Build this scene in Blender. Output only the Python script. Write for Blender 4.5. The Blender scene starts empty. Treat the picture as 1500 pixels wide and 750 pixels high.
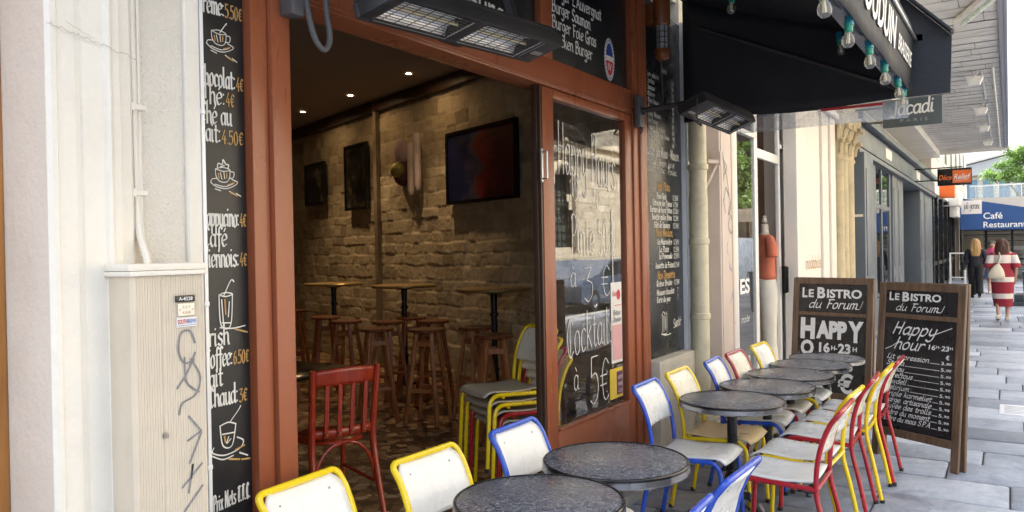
import bpy, bmesh, math, random
from mathutils import Vector, Matrix, noise
R = math.radians
random.seed(7)
S = bpy.context.scene
COL = S.collection
V3 = Vector

# ------------------------------------------------------------------ mesh helpers
class MB:
    def __init__(self):
        self.bm = bmesh.new()
    def box(self, x0, x1, y0, y1, z0, z1, bev=0.0, seg=2, M=None):
        vs = [self.bm.verts.new((x, y, z)) for x in (x0, x1) for y in (y0, y1) for z in (z0, z1)]
        f = [(0, 1, 3, 2), (4, 6, 7, 5), (0, 4, 5, 1), (2, 3, 7, 6), (0, 2, 6, 4), (1, 5, 7, 3)]
        fs = [self.bm.faces.new([vs[i] for i in q]) for q in f]
        if M is not None:
            bmesh.ops.transform(self.bm, matrix=M, verts=vs)
        if bev > 0:
            es = list({e for fc in fs for e in fc.edges})
            bmesh.ops.bevel(self.bm, geom=es, offset=bev, segments=seg, profile=0.6, affect='EDGES')
        return self
    def bar(self, a, b, w, h, up=(0, 0, 1), bev=0.0):
        a, b = V3(a), V3(b); d = b - a; L = d.length; d.normalize()
        u = V3(up)
        s = d.cross(u)
        if s.length < 1e-4: s = d.cross(V3((1, 0, 0)))
        s.normalize(); u = s.cross(d)
        M = Matrix(((d.x, s.x, u.x, a.x), (d.y, s.y, u.y, a.y), (d.z, s.z, u.z, a.z), (0, 0, 0, 1)))
        return self.box(0, L, -w/2, w/2, -h/2, h/2, bev, 1, M)
    def tube(self, pts, r, n=10, closed=False, caps=True):
        pts = [V3(p) for p in pts]
        N = len(pts)
        rs = r if isinstance(r, (list, tuple)) else [r]*N
        T = []
        for i in range(N):
            if closed: t = pts[(i+1) % N]-pts[i-1]
            else: t = pts[min(i+1, N-1)]-pts[max(i-1, 0)]
            T.append(t.normalized() if t.length > 1e-9 else V3((0, 0, 1)))
        u = V3((0, 0, 1)) if abs(T[0].z) < .9 else V3((1, 0, 0))
        u = (u-T[0]*u.dot(T[0])).normalized()
        rings = []
        for i in range(N):
            u = u-T[i]*u.dot(T[i])
            u = u.normalized() if u.length > 1e-6 else T[i].orthogonal().normalized()
            w = T[i].cross(u)
            rings.append([self.bm.verts.new(pts[i]+(u*math.cos(2*math.pi*k/n)+w*math.sin(2*math.pi*k/n))*rs[i]) for k in range(n)])
        for i in range(N if closed else N-1):
            A, B = rings[i], rings[(i+1) % N]
            for k in range(n):
                self.bm.faces.new((A[k], A[(k+1) % n], B[(k+1) % n], B[k]))
        if caps and not closed:
            self.bm.faces.new(rings[0][::-1]); self.bm.faces.new(rings[-1])
        return self
    def lathe(self, prof, c=(0, 0, 0), n=24, M=None, sx=1, sy=1):
        rings = []
        vall = []
        for (r, z) in prof:
            if r < 1e-6:
                v = self.bm.verts.new((c[0], c[1], c[2]+z)); rings.append([v]); vall.append(v)
            else:
                ring = [self.bm.verts.new((c[0]+sx*r*math.cos(2*math.pi*k/n), c[1]+sy*r*math.sin(2*math.pi*k/n), c[2]+z)) for k in range(n)]
                rings.append(ring); vall += ring
        for A, B in zip(rings, rings[1:]):
            for k in range(n):
                k2 = (k+1) % n
                if len(A) == 1 and len(B) == 1: continue
                if len(A) == 1: self.bm.faces.new((A[0], B[k2], B[k]))
                elif len(B) == 1: self.bm.faces.new((A[k], A[k2], B[0]))
                else: self.bm.faces.new((A[k], A[k2], B[k2], B[k]))
        if M is not None: bmesh.ops.transform(self.bm, matrix=M, verts=vall)
        return self
    def prism(self, poly, f, d0, d1, bev=0):
        """poly of 2D points, f(u,v,d)->xyz, extruded from d0 to d1"""
        A = [self.bm.verts.new(f(u, v, d0)) for u, v in poly]
        B = [self.bm.verts.new(f(u, v, d1)) for u, v in poly]
        n = len(poly)
        fs = [self.bm.faces.new(A[::-1]), self.bm.faces.new(B)]
        for i in range(n):
            fs.append(self.bm.faces.new((A[i], A[(i+1) % n], B[(i+1) % n], B[i])))
        if bev:
            es = list({e for fc in fs for e in fc.edges})
            bmesh.ops.bevel(self.bm, geom=es, offset=bev, segments=2, profile=0.6, affect='EDGES')
        return self
    def quad(self, *p):
        self.bm.faces.new([self.bm.verts.new(q) for q in p]); return self
    def grid(self, f, nu, nv, closed_u=False):
        vs = [[self.bm.verts.new(f(i/nu, j/nv)) for j in range(nv+1)] for i in range(nu if closed_u else nu+1)]
        for i in range(nu):
            i2 = (i+1) % len(vs)
            for j in range(nv):
                self.bm.faces.new((vs[i][j], vs[i2][j], vs[i2][j+1], vs[i][j+1]))
        return self
    def ball(self, c, r, n=12, sx=1, sy=1, sz=1):
        prof = [(r*math.sin(math.pi*i/n), -r*sz*math.cos(math.pi*i/n)) for i in range(n+1)]
        prof[0] = (0, -r*sz); prof[-1] = (0, r*sz)
        return self.lathe(prof, c, max(10, n), None, sx, sy)

OFF = {}
def obj(name, mb, mat, parent=None, sharp=35, recalc=True):
    bm = mb.bm
    if recalc: bmesh.ops.recalc_face_normals(bm, faces=bm.faces[:])
    if parent is not None:
        o = OFF.get(parent.name)
        if o is not None: bmesh.ops.translate(bm, vec=-o, verts=bm.verts[:])
    me = bpy.data.meshes.new(name)
    bm.to_mesh(me); bm.free()
    for p in me.polygons: p.use_smooth = True
    me.set_sharp_from_angle(angle=R(sharp))
    if mat is not None: me.materials.append(mat)
    ob = bpy.data.objects.new(name, me)
    COL.objects.link(ob)
    if parent is not None:
        ob.parent = parent
        if OFF.get(parent.name) is not None: OFF[ob.name] = OFF[parent.name]
    return ob
def tag(o, label=None, cat=None, group=None, kind=None):
    if label: o['label'] = label
    if cat: o['category'] = cat
    if group: o['group'] = group
    if kind: o['kind'] = kind
    return o
def thing(name, label, cat, loc=(0, 0, 0), rz=0, group=None, world=True):
    """Empty at the base; parts are given in world space when world=True and rz=0"""
    o = bpy.data.objects.new(name, None); COL.objects.link(o)
    o.empty_display_size = .1
    o.location = loc; o.rotation_euler = (0, 0, rz)
    if world: OFF[o.name] = V3(loc)
    return tag(o, label, cat, group)
KIDS = {}
def dup(root, loc, rot=(0, 0, 0), label=None, group=None, scale=None):
    r = root.copy(); COL.objects.link(r)
    r.location = loc; r.rotation_euler = rot
    if scale: r.scale = scale
    if label: r['label'] = label
    if group: r['group'] = group
    def rec(src, dst):
        for ch in list(src.children):
            c = ch.copy(); COL.objects.link(c); c.parent = dst
            rec(ch, c)
    rec(root, r)
    return r
def struct(name, mb, mat, **k):
    return tag(obj(name, mb, mat, **k), kind='structure')

def fillet(pts, rad, n=5):
    pts = [V3(p) for p in pts]
    out = [pts[0]]
    for i in range(1, len(pts)-1):
        a, b, c = pts[i-1], pts[i], pts[i+1]
        r_ = rad[i-1] if isinstance(rad, (list, tuple)) else rad
        if r_ <= 0: out.append(b); continue
        d1, d2 = (a-b), (c-b)
        t = min(r_, d1.length*.49, d2.length*.49)
        p, q = b+d1.normalized()*t, b+d2.normalized()*t
        for k in range(n+1):
            s = k/n
            out.append(p*(1-s)**2+b*2*s*(1-s)+q*s*s)
    out.append(pts[-1])
    return out
def crom(pts, n=4):
    if len(pts) < 3: return [tuple(p) for p in pts]
    P = [pts[0]]+list(pts)+[pts[-1]]
    out = []
    d = len(pts[0])
    for i in range(1, len(P)-2):
        for k in range(n):
            t = k/n
            out.append(tuple(.5*((2*P[i][a])+(-P[i-1][a]+P[i+1][a])*t+(2*P[i-1][a]-5*P[i][a]+4*P[i+1][a]-P[i+2][a])*t*t+(-P[i-1][a]+3*P[i][a]-3*P[i+1][a]+P[i+2][a])*t**3) for a in range(d)))
    out.append(tuple(pts[-1]))
    return out

# ------------------------------------------------------------------ materials
def newmat(name):
    m = bpy.data.materials.new(name); m.use_nodes = True
    nt = m.node_tree
    b = nt.nodes['Principled BSDF']
    return m, nt, b
def N(nt, t, **k):
    n = nt.nodes.new(t)
    for a, v in k.items():
        if a.startswith('_'): n.inputs[a[1:].replace('_', ' ')].default_value = v
        else: setattr(n, a, v)
    return n
def ramp(nt, stops, fac, interp='LINEAR'):
    r = nt.nodes.new('ShaderNodeValToRGB'); r.color_ramp.interpolation = interp
    e = r.color_ramp.elements
    while len(e) < len(stops): e.new(.5)
    for el, (p, c) in zip(e, stops):
        el.position = p; el.color = (c[0], c[1], c[2], 1) if not isinstance(c, (int, float)) else (c, c, c, 1)
    nt.links.new(fac, r.inputs[0])
    return r
def coord(nt, kind='Object', scale=(1, 1, 1)):
    tc = nt.nodes.new('ShaderNodeTexCoord')
    mp = nt.nodes.new('ShaderNodeMapping'); mp.inputs['Scale'].default_value = scale
    nt.links.new(tc.outputs[kind], mp.inputs[0])
    return mp.outputs[0]
def mat(name, c, rough=.5, metal=0.0, var=.12, scale=4.0, stretch=(1, 1, 1), bump=0.0, bscale=60.0, dirt=0.0, dirtc=(.12, .10, .08), coat=0.0, spec=.5, rvar=.12, chip=None):
    m, nt, b = newmat(name)
    L = nt.links
    co = coord(nt, 'Object', stretch)
    n1 = N(nt, 'ShaderNodeTexNoise', _Scale=scale, _Detail=6.0, _Roughness=.6); L.new(co, n1.inputs['Vector'])
    lo = tuple(x*(1-var) for x in c); hi = tuple(min(1, x*(1+var)) for x in c)
    rp = ramp(nt, [(.3, lo), (.7, hi)], n1.outputs['Fac'])
    out = rp.outputs[0]
    if dirt > 0:
        n2 = N(nt, 'ShaderNodeTexNoise', _Scale=scale*1.7, _Detail=10.0, _Roughness=.75); L.new(co, n2.inputs['Vector'])
        r2 = ramp(nt, [(.5, 0.0), (.72, dirt)], n2.outputs['Fac'])
        mx = N(nt, 'ShaderNodeMix', data_type='RGBA')
        L.new(r2.outputs[0], mx.inputs[0]); L.new(out, mx.inputs[6]); mx.inputs[7].default_value = (*dirtc, 1)
        out = mx.outputs[2]
    if chip:
        n5 = N(nt, 'ShaderNodeTexNoise', _Scale=38.0, _Detail=4.0, _Roughness=.7); L.new(co, n5.inputs['Vector'])
        r5 = ramp(nt, [(.655, 0.0), (.675, .85)], n5.outputs['Fac'])
        m5 = N(nt, 'ShaderNodeMix', data_type='RGBA'); L.new(r5.outputs[0], m5.inputs[0]); L.new(out, m5.inputs[6]); m5.inputs[7].default_value = (*chip, 1); out = m5.outputs[2]
    L.new(out, b.inputs['Base Color'])
    b.inputs['Metallic'].default_value = metal
    b.inputs['Coat Weight'].default_value = coat
    b.inputs['Specular IOR Level'].default_value = spec
    rr = ramp(nt, [(.3, max(0.02, rough-rvar)), (.75, min(1, rough+rvar))], n1.outputs['Fac'])
    L.new(rr.outputs[0], b.inputs['Roughness'])
    if bump > 0:
        n3 = N(nt, 'ShaderNodeTexNoise', _Scale=bscale, _Detail=5.0, _Roughness=.6); L.new(co, n3.inputs['Vector'])
        bp = N(nt, 'ShaderNodeBump', _Strength=bump, _Distance=.01); L.new(n3.outputs['Fac'], bp.inputs['Height'])
        L.new(bp.outputs[0], b.inputs['Normal'])
    return m
def woodmat(name, c1, c2, rough=.45, axis='z', scale=14, bump=.15):
    m, nt, b = newmat(name); L = nt.links
    st = {'z': (1, 1, .06), 'x': (.06, 1, 1), 'y': (1, .06, 1)}[axis]
    co = coord(nt, 'Object', st)
    n = N(nt, 'ShaderNodeTexNoise', _Scale=scale*3, _Detail=8.0, _Roughness=.65, _Distortion=.6); L.new(co, n.inputs['Vector'])
    n2 = N(nt, 'ShaderNodeTexNoise', _Scale=2.5, _Detail=3.0); L.new(coord(nt, 'Object'), n2.inputs['Vector'])
    mth = N(nt, 'ShaderNodeMath', operation='MULTIPLY_ADD'); L.new(n2.outputs['Fac'], mth.inputs[0]); mth.inputs[1].default_value = .35; L.new(n.outputs['Fac'], mth.inputs[2])
    rp = ramp(nt, [(.48, c1), (.86, c2)], mth.outputs[0])
    L.new(rp.outputs[0], b.inputs['Base Color'])
    rr = ramp(nt, [(.4, rough-.1), (.7, rough+.1)], n.outputs['Fac']); L.new(rr.outputs[0], b.inputs['Roughness'])
    bp = N(nt, 'ShaderNodeBump', _Strength=bump, _Distance=.004); L.new(n.outputs['Fac'], bp.inputs['Height']); L.new(bp.outputs[0], b.inputs['Normal'])
    return m
def glassmat(name, tint=(1, 1, 1), ior=1.45, rough=0.0, dust=0.0):
    m = bpy.data.materials.new(name); m.use_nodes = True
    nt = m.node_tree; nt.nodes.clear(); L = nt.links
    o = N(nt, 'ShaderNodeOutputMaterial'); lw = N(nt, 'ShaderNodeLayerWeight'); pw = N(nt, 'ShaderNodeMath', operation='POWER'); L.new(lw.outputs['Facing'], pw.inputs[0]); pw.inputs[1].default_value = 5.0
    r0 = 2*((ior-1)/(ior+1))**2; fr = N(nt, 'ShaderNodeMath', operation='MULTIPLY_ADD'); L.new(pw.outputs[0], fr.inputs[0]); fr.inputs[1].default_value = 1-r0; fr.inputs[2].default_value = r0
    t = N(nt, 'ShaderNodeBsdfTransparent'); t.inputs[0].default_value = (*tint, 1)
    g = N(nt, 'ShaderNodeBsdfGlossy'); g.inputs['Roughness'].default_value = rough
    mx = N(nt, 'ShaderNodeMixShader')
    L.new(fr.outputs[0], mx.inputs[0]); L.new(t.outputs[0], mx.inputs[1]); L.new(g.outputs[0], mx.inputs[2])
    if dust > 0:
        d = N(nt, 'ShaderNodeBsdfDiffuse'); d.inputs[0].default_value = (.8, .8, .8, 1)
        nz = N(nt, 'ShaderNodeTexNoise', _Scale=9.0, _Detail=9.0, _Roughness=.75); L.new(coord(nt), nz.inputs['Vector'])
        rp = ramp(nt, [(.4, dust*.4), (.75, dust*2.0)], nz.outputs['Fac'])
        m2 = N(nt, 'ShaderNodeMixShader'); L.new(rp.outputs[0], m2.inputs[0]); L.new(mx.outputs[0], m2.inputs[1]); L.new(d.outputs[0], m2.inputs[2])
        L.new(m2.outputs[0], o.inputs[0])
    else: L.new(mx.outputs[0], o.inputs[0])
    return m
def emit(name, c, s):
    m = bpy.data.materials.new(name); m.use_nodes = True
    nt = m.node_tree; nt.nodes.clear()
    o = N(nt, 'ShaderNodeOutputMaterial'); e = N(nt, 'ShaderNodeEmission'); e.inputs[0].default_value = (*c, 1); e.inputs[1].default_value = s
    nt.links.new(e.outputs[0], o.inputs[0]); return m

M = {}
M['pier'] = mat('pier_paint', (.78, .735, .645), .55, var=.05, scale=3, bump=.35, bscale=45, dirt=.22, dirtc=(.52, .48, .40))
M['stucco'] = mat('stucco', (.76, .71, .62), .7, var=.04, scale=5, bump=.8, bscale=110)
M['cream_box'] = mat('box_paint', (.64, .56, .44), .5, var=.06, scale=5, bump=.1, dirt=.25, dirtc=(.42, .36, .26))
M['terra'] = mat('frame_paint', (.295, .088, .038), .32, var=.07, scale=2.2, stretch=(1, 1, .18), bump=.05, bscale=14, dirt=.25, dirtc=(.15, .04, .02))
M['black_panel'] = mat('chalkboard', (.013, .014, .016), .42, var=.25, scale=3, dirt=.35, dirtc=(.035, .037, .04))
M['slate_panel'] = mat('grey_board', (.018, .019, .021), .3, var=.2, scale=2, dirt=.4, dirtc=(.05, .052, .055))
M['chalk'] = mat('chalk_white', (.72, .71, .66), .8, var=.12, scale=30)
M['chalk_thin'] = mat('chalk_grey', (.55, .55, .53), .8, var=.15, scale=30)
M['gold'] = mat('chalk_gold', (.48, .29, .10), .8, var=.2, scale=30)
M['yellow'] = mat('yellow_enamel', (.86, .62, .010), .25, var=.06, scale=6, coat=.3, dirt=.12, dirtc=(.45, .27, .02), rvar=.08, chip=(.10, .07, .05))
M['red'] = mat('red_enamel', (.42, .012, .022), .25, var=.1, scale=6, coat=.3, dirt=.15, dirtc=(.16, .01, .015), rvar=.08, chip=(.10, .07, .05))
M['blue'] = mat('blue_enamel', (.022, .085, .50), .25, var=.08, scale=6, coat=.3, dirt=.12, dirtc=(.01, .03, .2), rvar=.08, chip=(.10, .07, .05))
M['lam_white'] = mat('laminate_white', (.80, .795, .75), .32, var=.04, scale=4, dirt=.07, dirtc=(.45, .43, .38))
M['lam_cream'] = mat('laminate_cream', (.80, .75, .62), .32, var=.04, scale=4, dirt=.07, dirtc=(.46, .40, .30))
M['lam_honey'] = mat('laminate_honey', (.76, .58, .32), .35, var=.05, scale=4, dirt=.07, dirtc=(.45, .32, .15))
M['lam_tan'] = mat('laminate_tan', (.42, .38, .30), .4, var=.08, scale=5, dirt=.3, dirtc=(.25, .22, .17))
M['door_paint'] = mat('glass_paint', (.68, .67, .62), .8, var=.2, scale=25)
M['screw'] = mat('screw_steel', (.35, .34, .32), .35, 1.0)
M['rubber'] = mat('rubber', (.02, .02, .02), .7)
M['iron'] = mat('cast_iron', (.012, .012, .014), .35, var=.3, scale=20, bump=.1)
M['iron_worn'] = mat('cast_iron_worn', (.10, .10, .11), .3, .6, var=.6, scale=30, bump=.2, bscale=40)
M['dark_metal'] = mat('heater_metal', (.045, .045, .048), .4, .3, var=.15)
M['silver'] = mat('polished_reflector', (.93, .93, .94), .36, .35, var=.05, scale=15)
M['alu'] = mat('aluminium', (.55, .56, .58), .4, .9, var=.1)
M['alu_white'] = mat('pale_profile', (.76, .77, .79), .45, .2, var=.08, scale=6, stretch=(1, 1, .2), dirt=.2, dirtc=(.3, .3, .32))
M['wire'] = mat('wire', (.03, .03, .03), .5, .5)
M['cable_grey'] = mat('grey_cable', (.085, .085, .09), .5)
M['awning'] = mat('awning_cloth', (.011, .012, .016), .75, var=.2, scale=4, bump=.25, bscale=25, dirt=.3, dirtc=(.022, .023, .03))
M['awning_front'] = mat('awning_front_cloth', (.016, .018, .024), .7, var=.2, scale=4, bump=.2, bscale=25, dirt=.25, dirtc=(.035, .037, .045))
M['white_paint'] = mat('white_print', (.78, .78, .76), .6, var=.05, scale=20)
M['stone_block'] = mat('base_stone', (.55, .51, .42), .75, var=.12, scale=5, bump=.5, bscale=30, dirt=.4, dirtc=(.30, .27, .21))
M['concrete'] = mat('step_concrete', (.34, .335, .32), .8, var=.15, scale=4, bump=.5, bscale=40, dirt=.5, dirtc=(.16, .16, .15))
M['pipe_paint'] = mat('pipe_paint', (.66, .60, .43), .55, var=.08, scale=6, bump=.25, bscale=20, dirt=.55, dirtc=(.33, .28, .18))
M['pink'] = mat('pink_paint', (.62, .52, .46), .6, var=.05, scale=3, bump=.2, dirt=.15, dirtc=(.45, .37, .32))
M['ivory'] = mat('ivory_paint', (.74, .68, .61), .5, var=.04, scale=2, bump=.1, dirt=.1, dirtc=(.55, .49, .42))
M['white_frame'] = mat('white_frame', (.76, .75, .73), .4, var=.04)
M['carved'] = mat('carved_limestone', (.50, .42, .27), .85, var=.18, scale=3, bump=.7, bscale=25, dirt=.5, dirtc=(.26, .21, .13))
M['slate_blue'] = mat('slate_blue_paint', (.095, .115, .145), .42, var=.1, scale=2, bump=.08, dirt=.15, dirtc=(.06, .075, .095))
M['slate_dark'] = mat('slate_dark_paint', (.05, .062, .08), .45, var=.1, scale=2)
M['sign_grey'] = mat('sign_grey', (.055, .07, .08), .45, var=.08)
M['sign_white'] = mat('sign_letter_white', (.66, .68, .68), .5, var=.04)
M['black_gloss'] = mat('black_gloss', (.012, .012, .013), .25, var=.2)
M['orange'] = mat('sign_orange', (.78, .16, .03), .5, var=.06)
M['blue_awn'] = mat('blue_awning_cloth', (.018, .07, .235), .7, var=.1, scale=3, bump=.1)
M['canopy'] = mat('canopy_panel', (.68, .67, .65), .55, var=.12, scale=1.2, dirt=.35, dirtc=(.34, .33, .33))
M['canopy_edge'] = mat('canopy_edge', (.30, .31, .37), .5, .2, var=.08)
M['floor_edge'] = mat('sill_wood', (.05, .025, .015), .5)
M['bounce_wall'] = mat('bounce_plaster', (.40, .35, .28), .8, var=.2, scale=2)  # unseen side and back walls, lightened to bounce light into the bar
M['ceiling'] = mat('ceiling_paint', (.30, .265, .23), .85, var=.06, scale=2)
M['stool_wood'] = woodmat('stool_wood', (.09, .028, .011), (.26, .085, .03), .35)
M['stool_leg'] = woodmat('stool_leg_wood', (.26, .085, .028), (.52, .21, .075), .4)
M['chair_wood'] = woodmat('red_stained_wood', (.22, .020, .008), (.38, .042, .014), .25)
M['board_wood'] = woodmat('board_oak', (.075, .044, .026), (.19, .118, .072), .5, bump=.35)
M['brass'] = mat('brass_edge', (.42, .31, .13), .35, .7, var=.15)
M['table_dark'] = mat('dark_tabletop', (.02, .011, .008), .2, var=.3)
M['orange_wood'] = woodmat('honey_door_wood', (.26, .10, .02), (.46, .20, .05), .4, scale=10)
M['teal_b'] = mat('socket_blue', (.01, .16, .26), .4)
M['bulb_glass'] = glassmat('bulb_glass', (.97, .97, .93), 1.4, dust=.10)
M['filament'] = mat('filament', (.75, .66, .42), .5)
M['glass'] = glassmat('door_glass', (.94, .95, .95), 1.85, dust=.012)
M['shopglass'] = glassmat('shop_glass', (.94, .96, .95), 1.75)
M['plastic'] = glassmat('clear_plastic', (.92, .93, .95), 1.5, rough=.12, dust=.22)
M['sticker'] = mat('sticker_white', (.72, .70, .68), .5, var=.03)
M['sticker_pink'] = mat('sticker_pink', (.66, .36, .37), .5, var=.04)
M['sticker_red'] = mat('sticker_red', (.55, .03, .04), .5)
M['sticker_blue'] = mat('sticker_blue', (.02, .05, .26), .5)
M['sticker_yel'] = mat('sticker_yellow', (.72, .52, .06), .5)
M['sticker_purple'] = mat('sticker_purple', (.13, .03, .12), .5)
M['graf'] = mat('marker', (.20, .20, .21), .7, var=.3, scale=60)
M['graf_blue'] = mat('blue_marker', (.22, .25, .42), .7)
M['amber'] = mat('amber_wood', (.17, .055, .015), .4)
M['skin'] = mat('skin', (.50, .30, .22), .5, var=.06)
M['hair_blond'] = mat('hair_blond', (.42, .25, .10), .5, var=.3, scale=12, stretch=(6, 6, .5))
M['hair_brown'] = mat('hair_brown', (.07, .025, .015), .45, var=.3, scale=12, stretch=(6, 6, .5))
M['cloth_navy'] = mat('cloth_navy', (.012, .015, .028), .8, var=.2, bump=.2, bscale=20)
M['cloth_black'] = mat('cloth_black', (.010, .010, .014), .8, var=.2)
M['cloth_pink'] = mat('cloth_pink', (.55, .08, .19), .8, var=.15, bump=.3, bscale=30)
M['cloth_blue'] = mat('cloth_blue', (.10, .17, .42), .8, var=.1)
M['cloth_bag'] = mat('bag_cream', (.60, .54, .42), .7, var=.08)
M['shoe'] = mat('shoe_cream', (.62, .58, .50), .6)
M['coral'] = mat('coral_knit', (.56, .155, .085), .8, var=.12, scale=8, bump=.4, bscale=14)
M['trouser'] = mat('cream_trouser', (.70, .66, .57), .8, var=.06, scale=8, bump=.3, bscale=14)
M['mann'] = mat('mannequin_linen', (.68, .60, .50), .6)
M['church'] = None
M['bark'] = mat('bark', (.09, .065, .045), .9, var=.3, bump=.6)
M['pale_wall'] = mat('pale_render', (.60, .57, .50), .8, var=.06, scale=1, bump=.2)
M['zinc'] = mat('zinc_roof', (.42, .43, .43), .5, .2, var=.1, scale=.6)
M['dark_glass'] = mat('dark_window', (.03, .04, .045), .06, var=.1)
M['blue_glass'] = mat('blue_window', (.10, .22, .33), .08, var=.2)
M['lampwhite'] = mat('lamp_white', (.78, .78, .76), .4)
M['car_paint'] = mat('car_paint', (.12, .16, .24), .25, .2, coat=.8)
M['van_paint'] = mat('van_paint', (.45, .52, .62), .3, .1, coat=.6)
M['tyre'] = mat('tyre', (.02, .02, .02), .8)
M['bin_green'] = mat('bin_green', (.015, .09, .06), .5)

def table_mat():
    m, nt, b = newmat('speckled_laminate'); L = nt.links
    co = coord(nt, 'Object')
    v = N(nt, 'ShaderNodeTexNoise', _Scale=95.0, _Detail=3.0, _Roughness=.6, _Distortion=1.2); L.new(co, v.inputs['Vector'])
    n = N(nt, 'ShaderNodeTexNoise', _Scale=5.0, _Detail=4.0); L.new(co, n.inputs['Vector'])
    rp = ramp(nt, [(.34, (.03, .033, .042)), (.48, (.115, .123, .145)), (.57, (.23, .24, .265)), (.68, (.46, .47, .49))], v.outputs['Fac'])
    mxt = N(nt, 'ShaderNodeMix', data_type='RGBA', blend_type='MULTIPLY'); mxt.inputs[0].default_value = 1.0
    sm = N(nt, 'ShaderNodeTexNoise', _Scale=3.2, _Detail=7.0, _Roughness=.7, _Distortion=.8); L.new(coord(nt, 'Object', (1, 1.6, 1)), sm.inputs['Vector'])
    sr = ramp(nt, [(.35, (.86, .86, .88)), (.6, (1, 1, 1)), (.75, (1.0, .98, .95))], sm.outputs['Fac']); L.new(rp.outputs[0], mxt.inputs[6]); L.new(sr.outputs[0], mxt.inputs[7])
    L.new(mxt.outputs[2], b.inputs['Base Color'])
    rr = ramp(nt, [(.35, .18), (.65, .42)], sm.outputs['Fac']); L.new(rr.outputs[0], b.inputs['Roughness'])
    bp = N(nt, 'ShaderNodeBump', _Strength=.25, _Distance=.002); L.new(v.outputs['Fac'], bp.inputs['Height']); L.new(bp.outputs[0], b.inputs['Normal'])
    return m
M['table'] = table_mat()
def paver_mat():
    m, nt, b = newmat('worn_paving_stone'); L = nt.links
    at = N(nt, 'ShaderNodeAttribute', attribute_name='tone')
    co = coord(nt, 'Object')
    n = N(nt, 'ShaderNodeTexNoise', _Scale=11.0, _Detail=9.0, _Roughness=.72); L.new(co, n.inputs['Vector'])
    n2 = N(nt, 'ShaderNodeTexNoise', _Scale=.9, _Detail=5.0, _Roughness=.6); L.new(co, n2.inputs['Vector'])
    a = N(nt, 'ShaderNodeMath', operation='MULTIPLY_ADD'); L.new(n.outputs['Fac'], a.inputs[0]); a.inputs[1].default_value = .7
    L.new(at.outputs['Fac'], a.inputs[2])
    a2 = N(nt, 'ShaderNodeMath', operation='MULTIPLY_ADD'); L.new(n2.outputs['Fac'], a2.inputs[0]); a2.inputs[1].default_value = .5; L.new(a.outputs[0], a2.inputs[2])
    sv = N(nt, 'ShaderNodeTexVoronoi', _Scale=4.5); L.new(co, sv.inputs['Vector']); sr = ramp(nt, [(.045, 1.0), (.06, 0.0)], sv.outputs['Distance'])
    st = N(nt, 'ShaderNodeTexNoise', _Scale=2.3, _Detail=8.0, _Roughness=.7, _Distortion=.6); L.new(co, st.inputs['Vector']); tr = ramp(nt, [(.52, 0.0), (.68, .8)], st.outputs['Fac'])
    mxs = N(nt, 'ShaderNodeMath', operation='MAXIMUM'); L.new(sr.outputs[0], mxs.inputs[0]); L.new(tr.outputs[0], mxs.inputs[1])
    a3 = N(nt, 'ShaderNodeMath', operation='MULTIPLY_ADD'); L.new(mxs.outputs[0], a3.inputs[0]); a3.inputs[1].default_value = -.18; L.new(a2.outputs[0], a3.inputs[2]); a2 = a3
    rp = ramp(nt, [(.30, (.10, .115, .145)), (.58, (.25, .28, .335)), (.86, (.46, .49, .55))], a2.outputs[0])
    L.new(rp.outputs[0], b.inputs['Base Color'])
    rr = ramp(nt, [(.3, .28), (.7, .55)], n.outputs['Fac']); L.new(rr.outputs[0], b.inputs['Roughness'])
    n3 = N(nt, 'ShaderNodeTexNoise', _Scale=55.0, _Detail=6.0, _Roughness=.7); L.new(co, n3.inputs['Vector'])
    ad = N(nt, 'ShaderNodeMath', operation='ADD'); L.new(n3.outputs['Fac'], ad.inputs[0]); L.new(n.outputs['Fac'], ad.inputs[1])
    bp = N(nt, 'ShaderNodeBump', _Strength=.8, _Distance=.010); L.new(ad.outputs[0], bp.inputs['Height']); L.new(bp.outputs[0], b.inputs['Normal'])
    return m
M['paver'] = paver_mat()
M['asphalt'] = mat('asphalt', (.05, .05, .052), .8, var=.15, scale=1, bump=.5, bscale=90)
M['joint'] = mat('joint_mortar', (.085, .085, .088), .9, var=.3, scale=8, bump=.5)
def mosaic_mat():
    m, nt, b = newmat('brown_mosaic_floor'); L = nt.links
    co = coord(nt, 'Object')
    v = N(nt, 'ShaderNodeTexVoronoi', _Scale=13.0); L.new(co, v.inputs['Vector'])
    e = N(nt, 'ShaderNodeTexVoronoi', feature='DISTANCE_TO_EDGE', _Scale=13.0); L.new(co, e.inputs['Vector'])
    rp = ramp(nt, [(.2, (.08, .04, .02)), (.36, (.32, .18, .085)), (.48, (.11, .055, .028)), (.60, (.62, .45, .25)), (.8, (.34, .21, .11))], v.outputs['Color'])
    er = ramp(nt, [(.02, 0.0), (.06, 1.0)], e.outputs['Distance'])
    mx = N(nt, 'ShaderNodeMix', data_type='RGBA'); L.new(er.outputs[0], mx.inputs[0]); mx.inputs[6].default_value = (.03, .018, .011, 1); L.new(rp.outputs[0], mx.inputs[7])
    L.new(mx.outputs[2], b.inputs['Base Color']); b.inputs['Roughness'].default_value = .3
    return m
M['mosaic'] = mosaic_mat()
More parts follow.
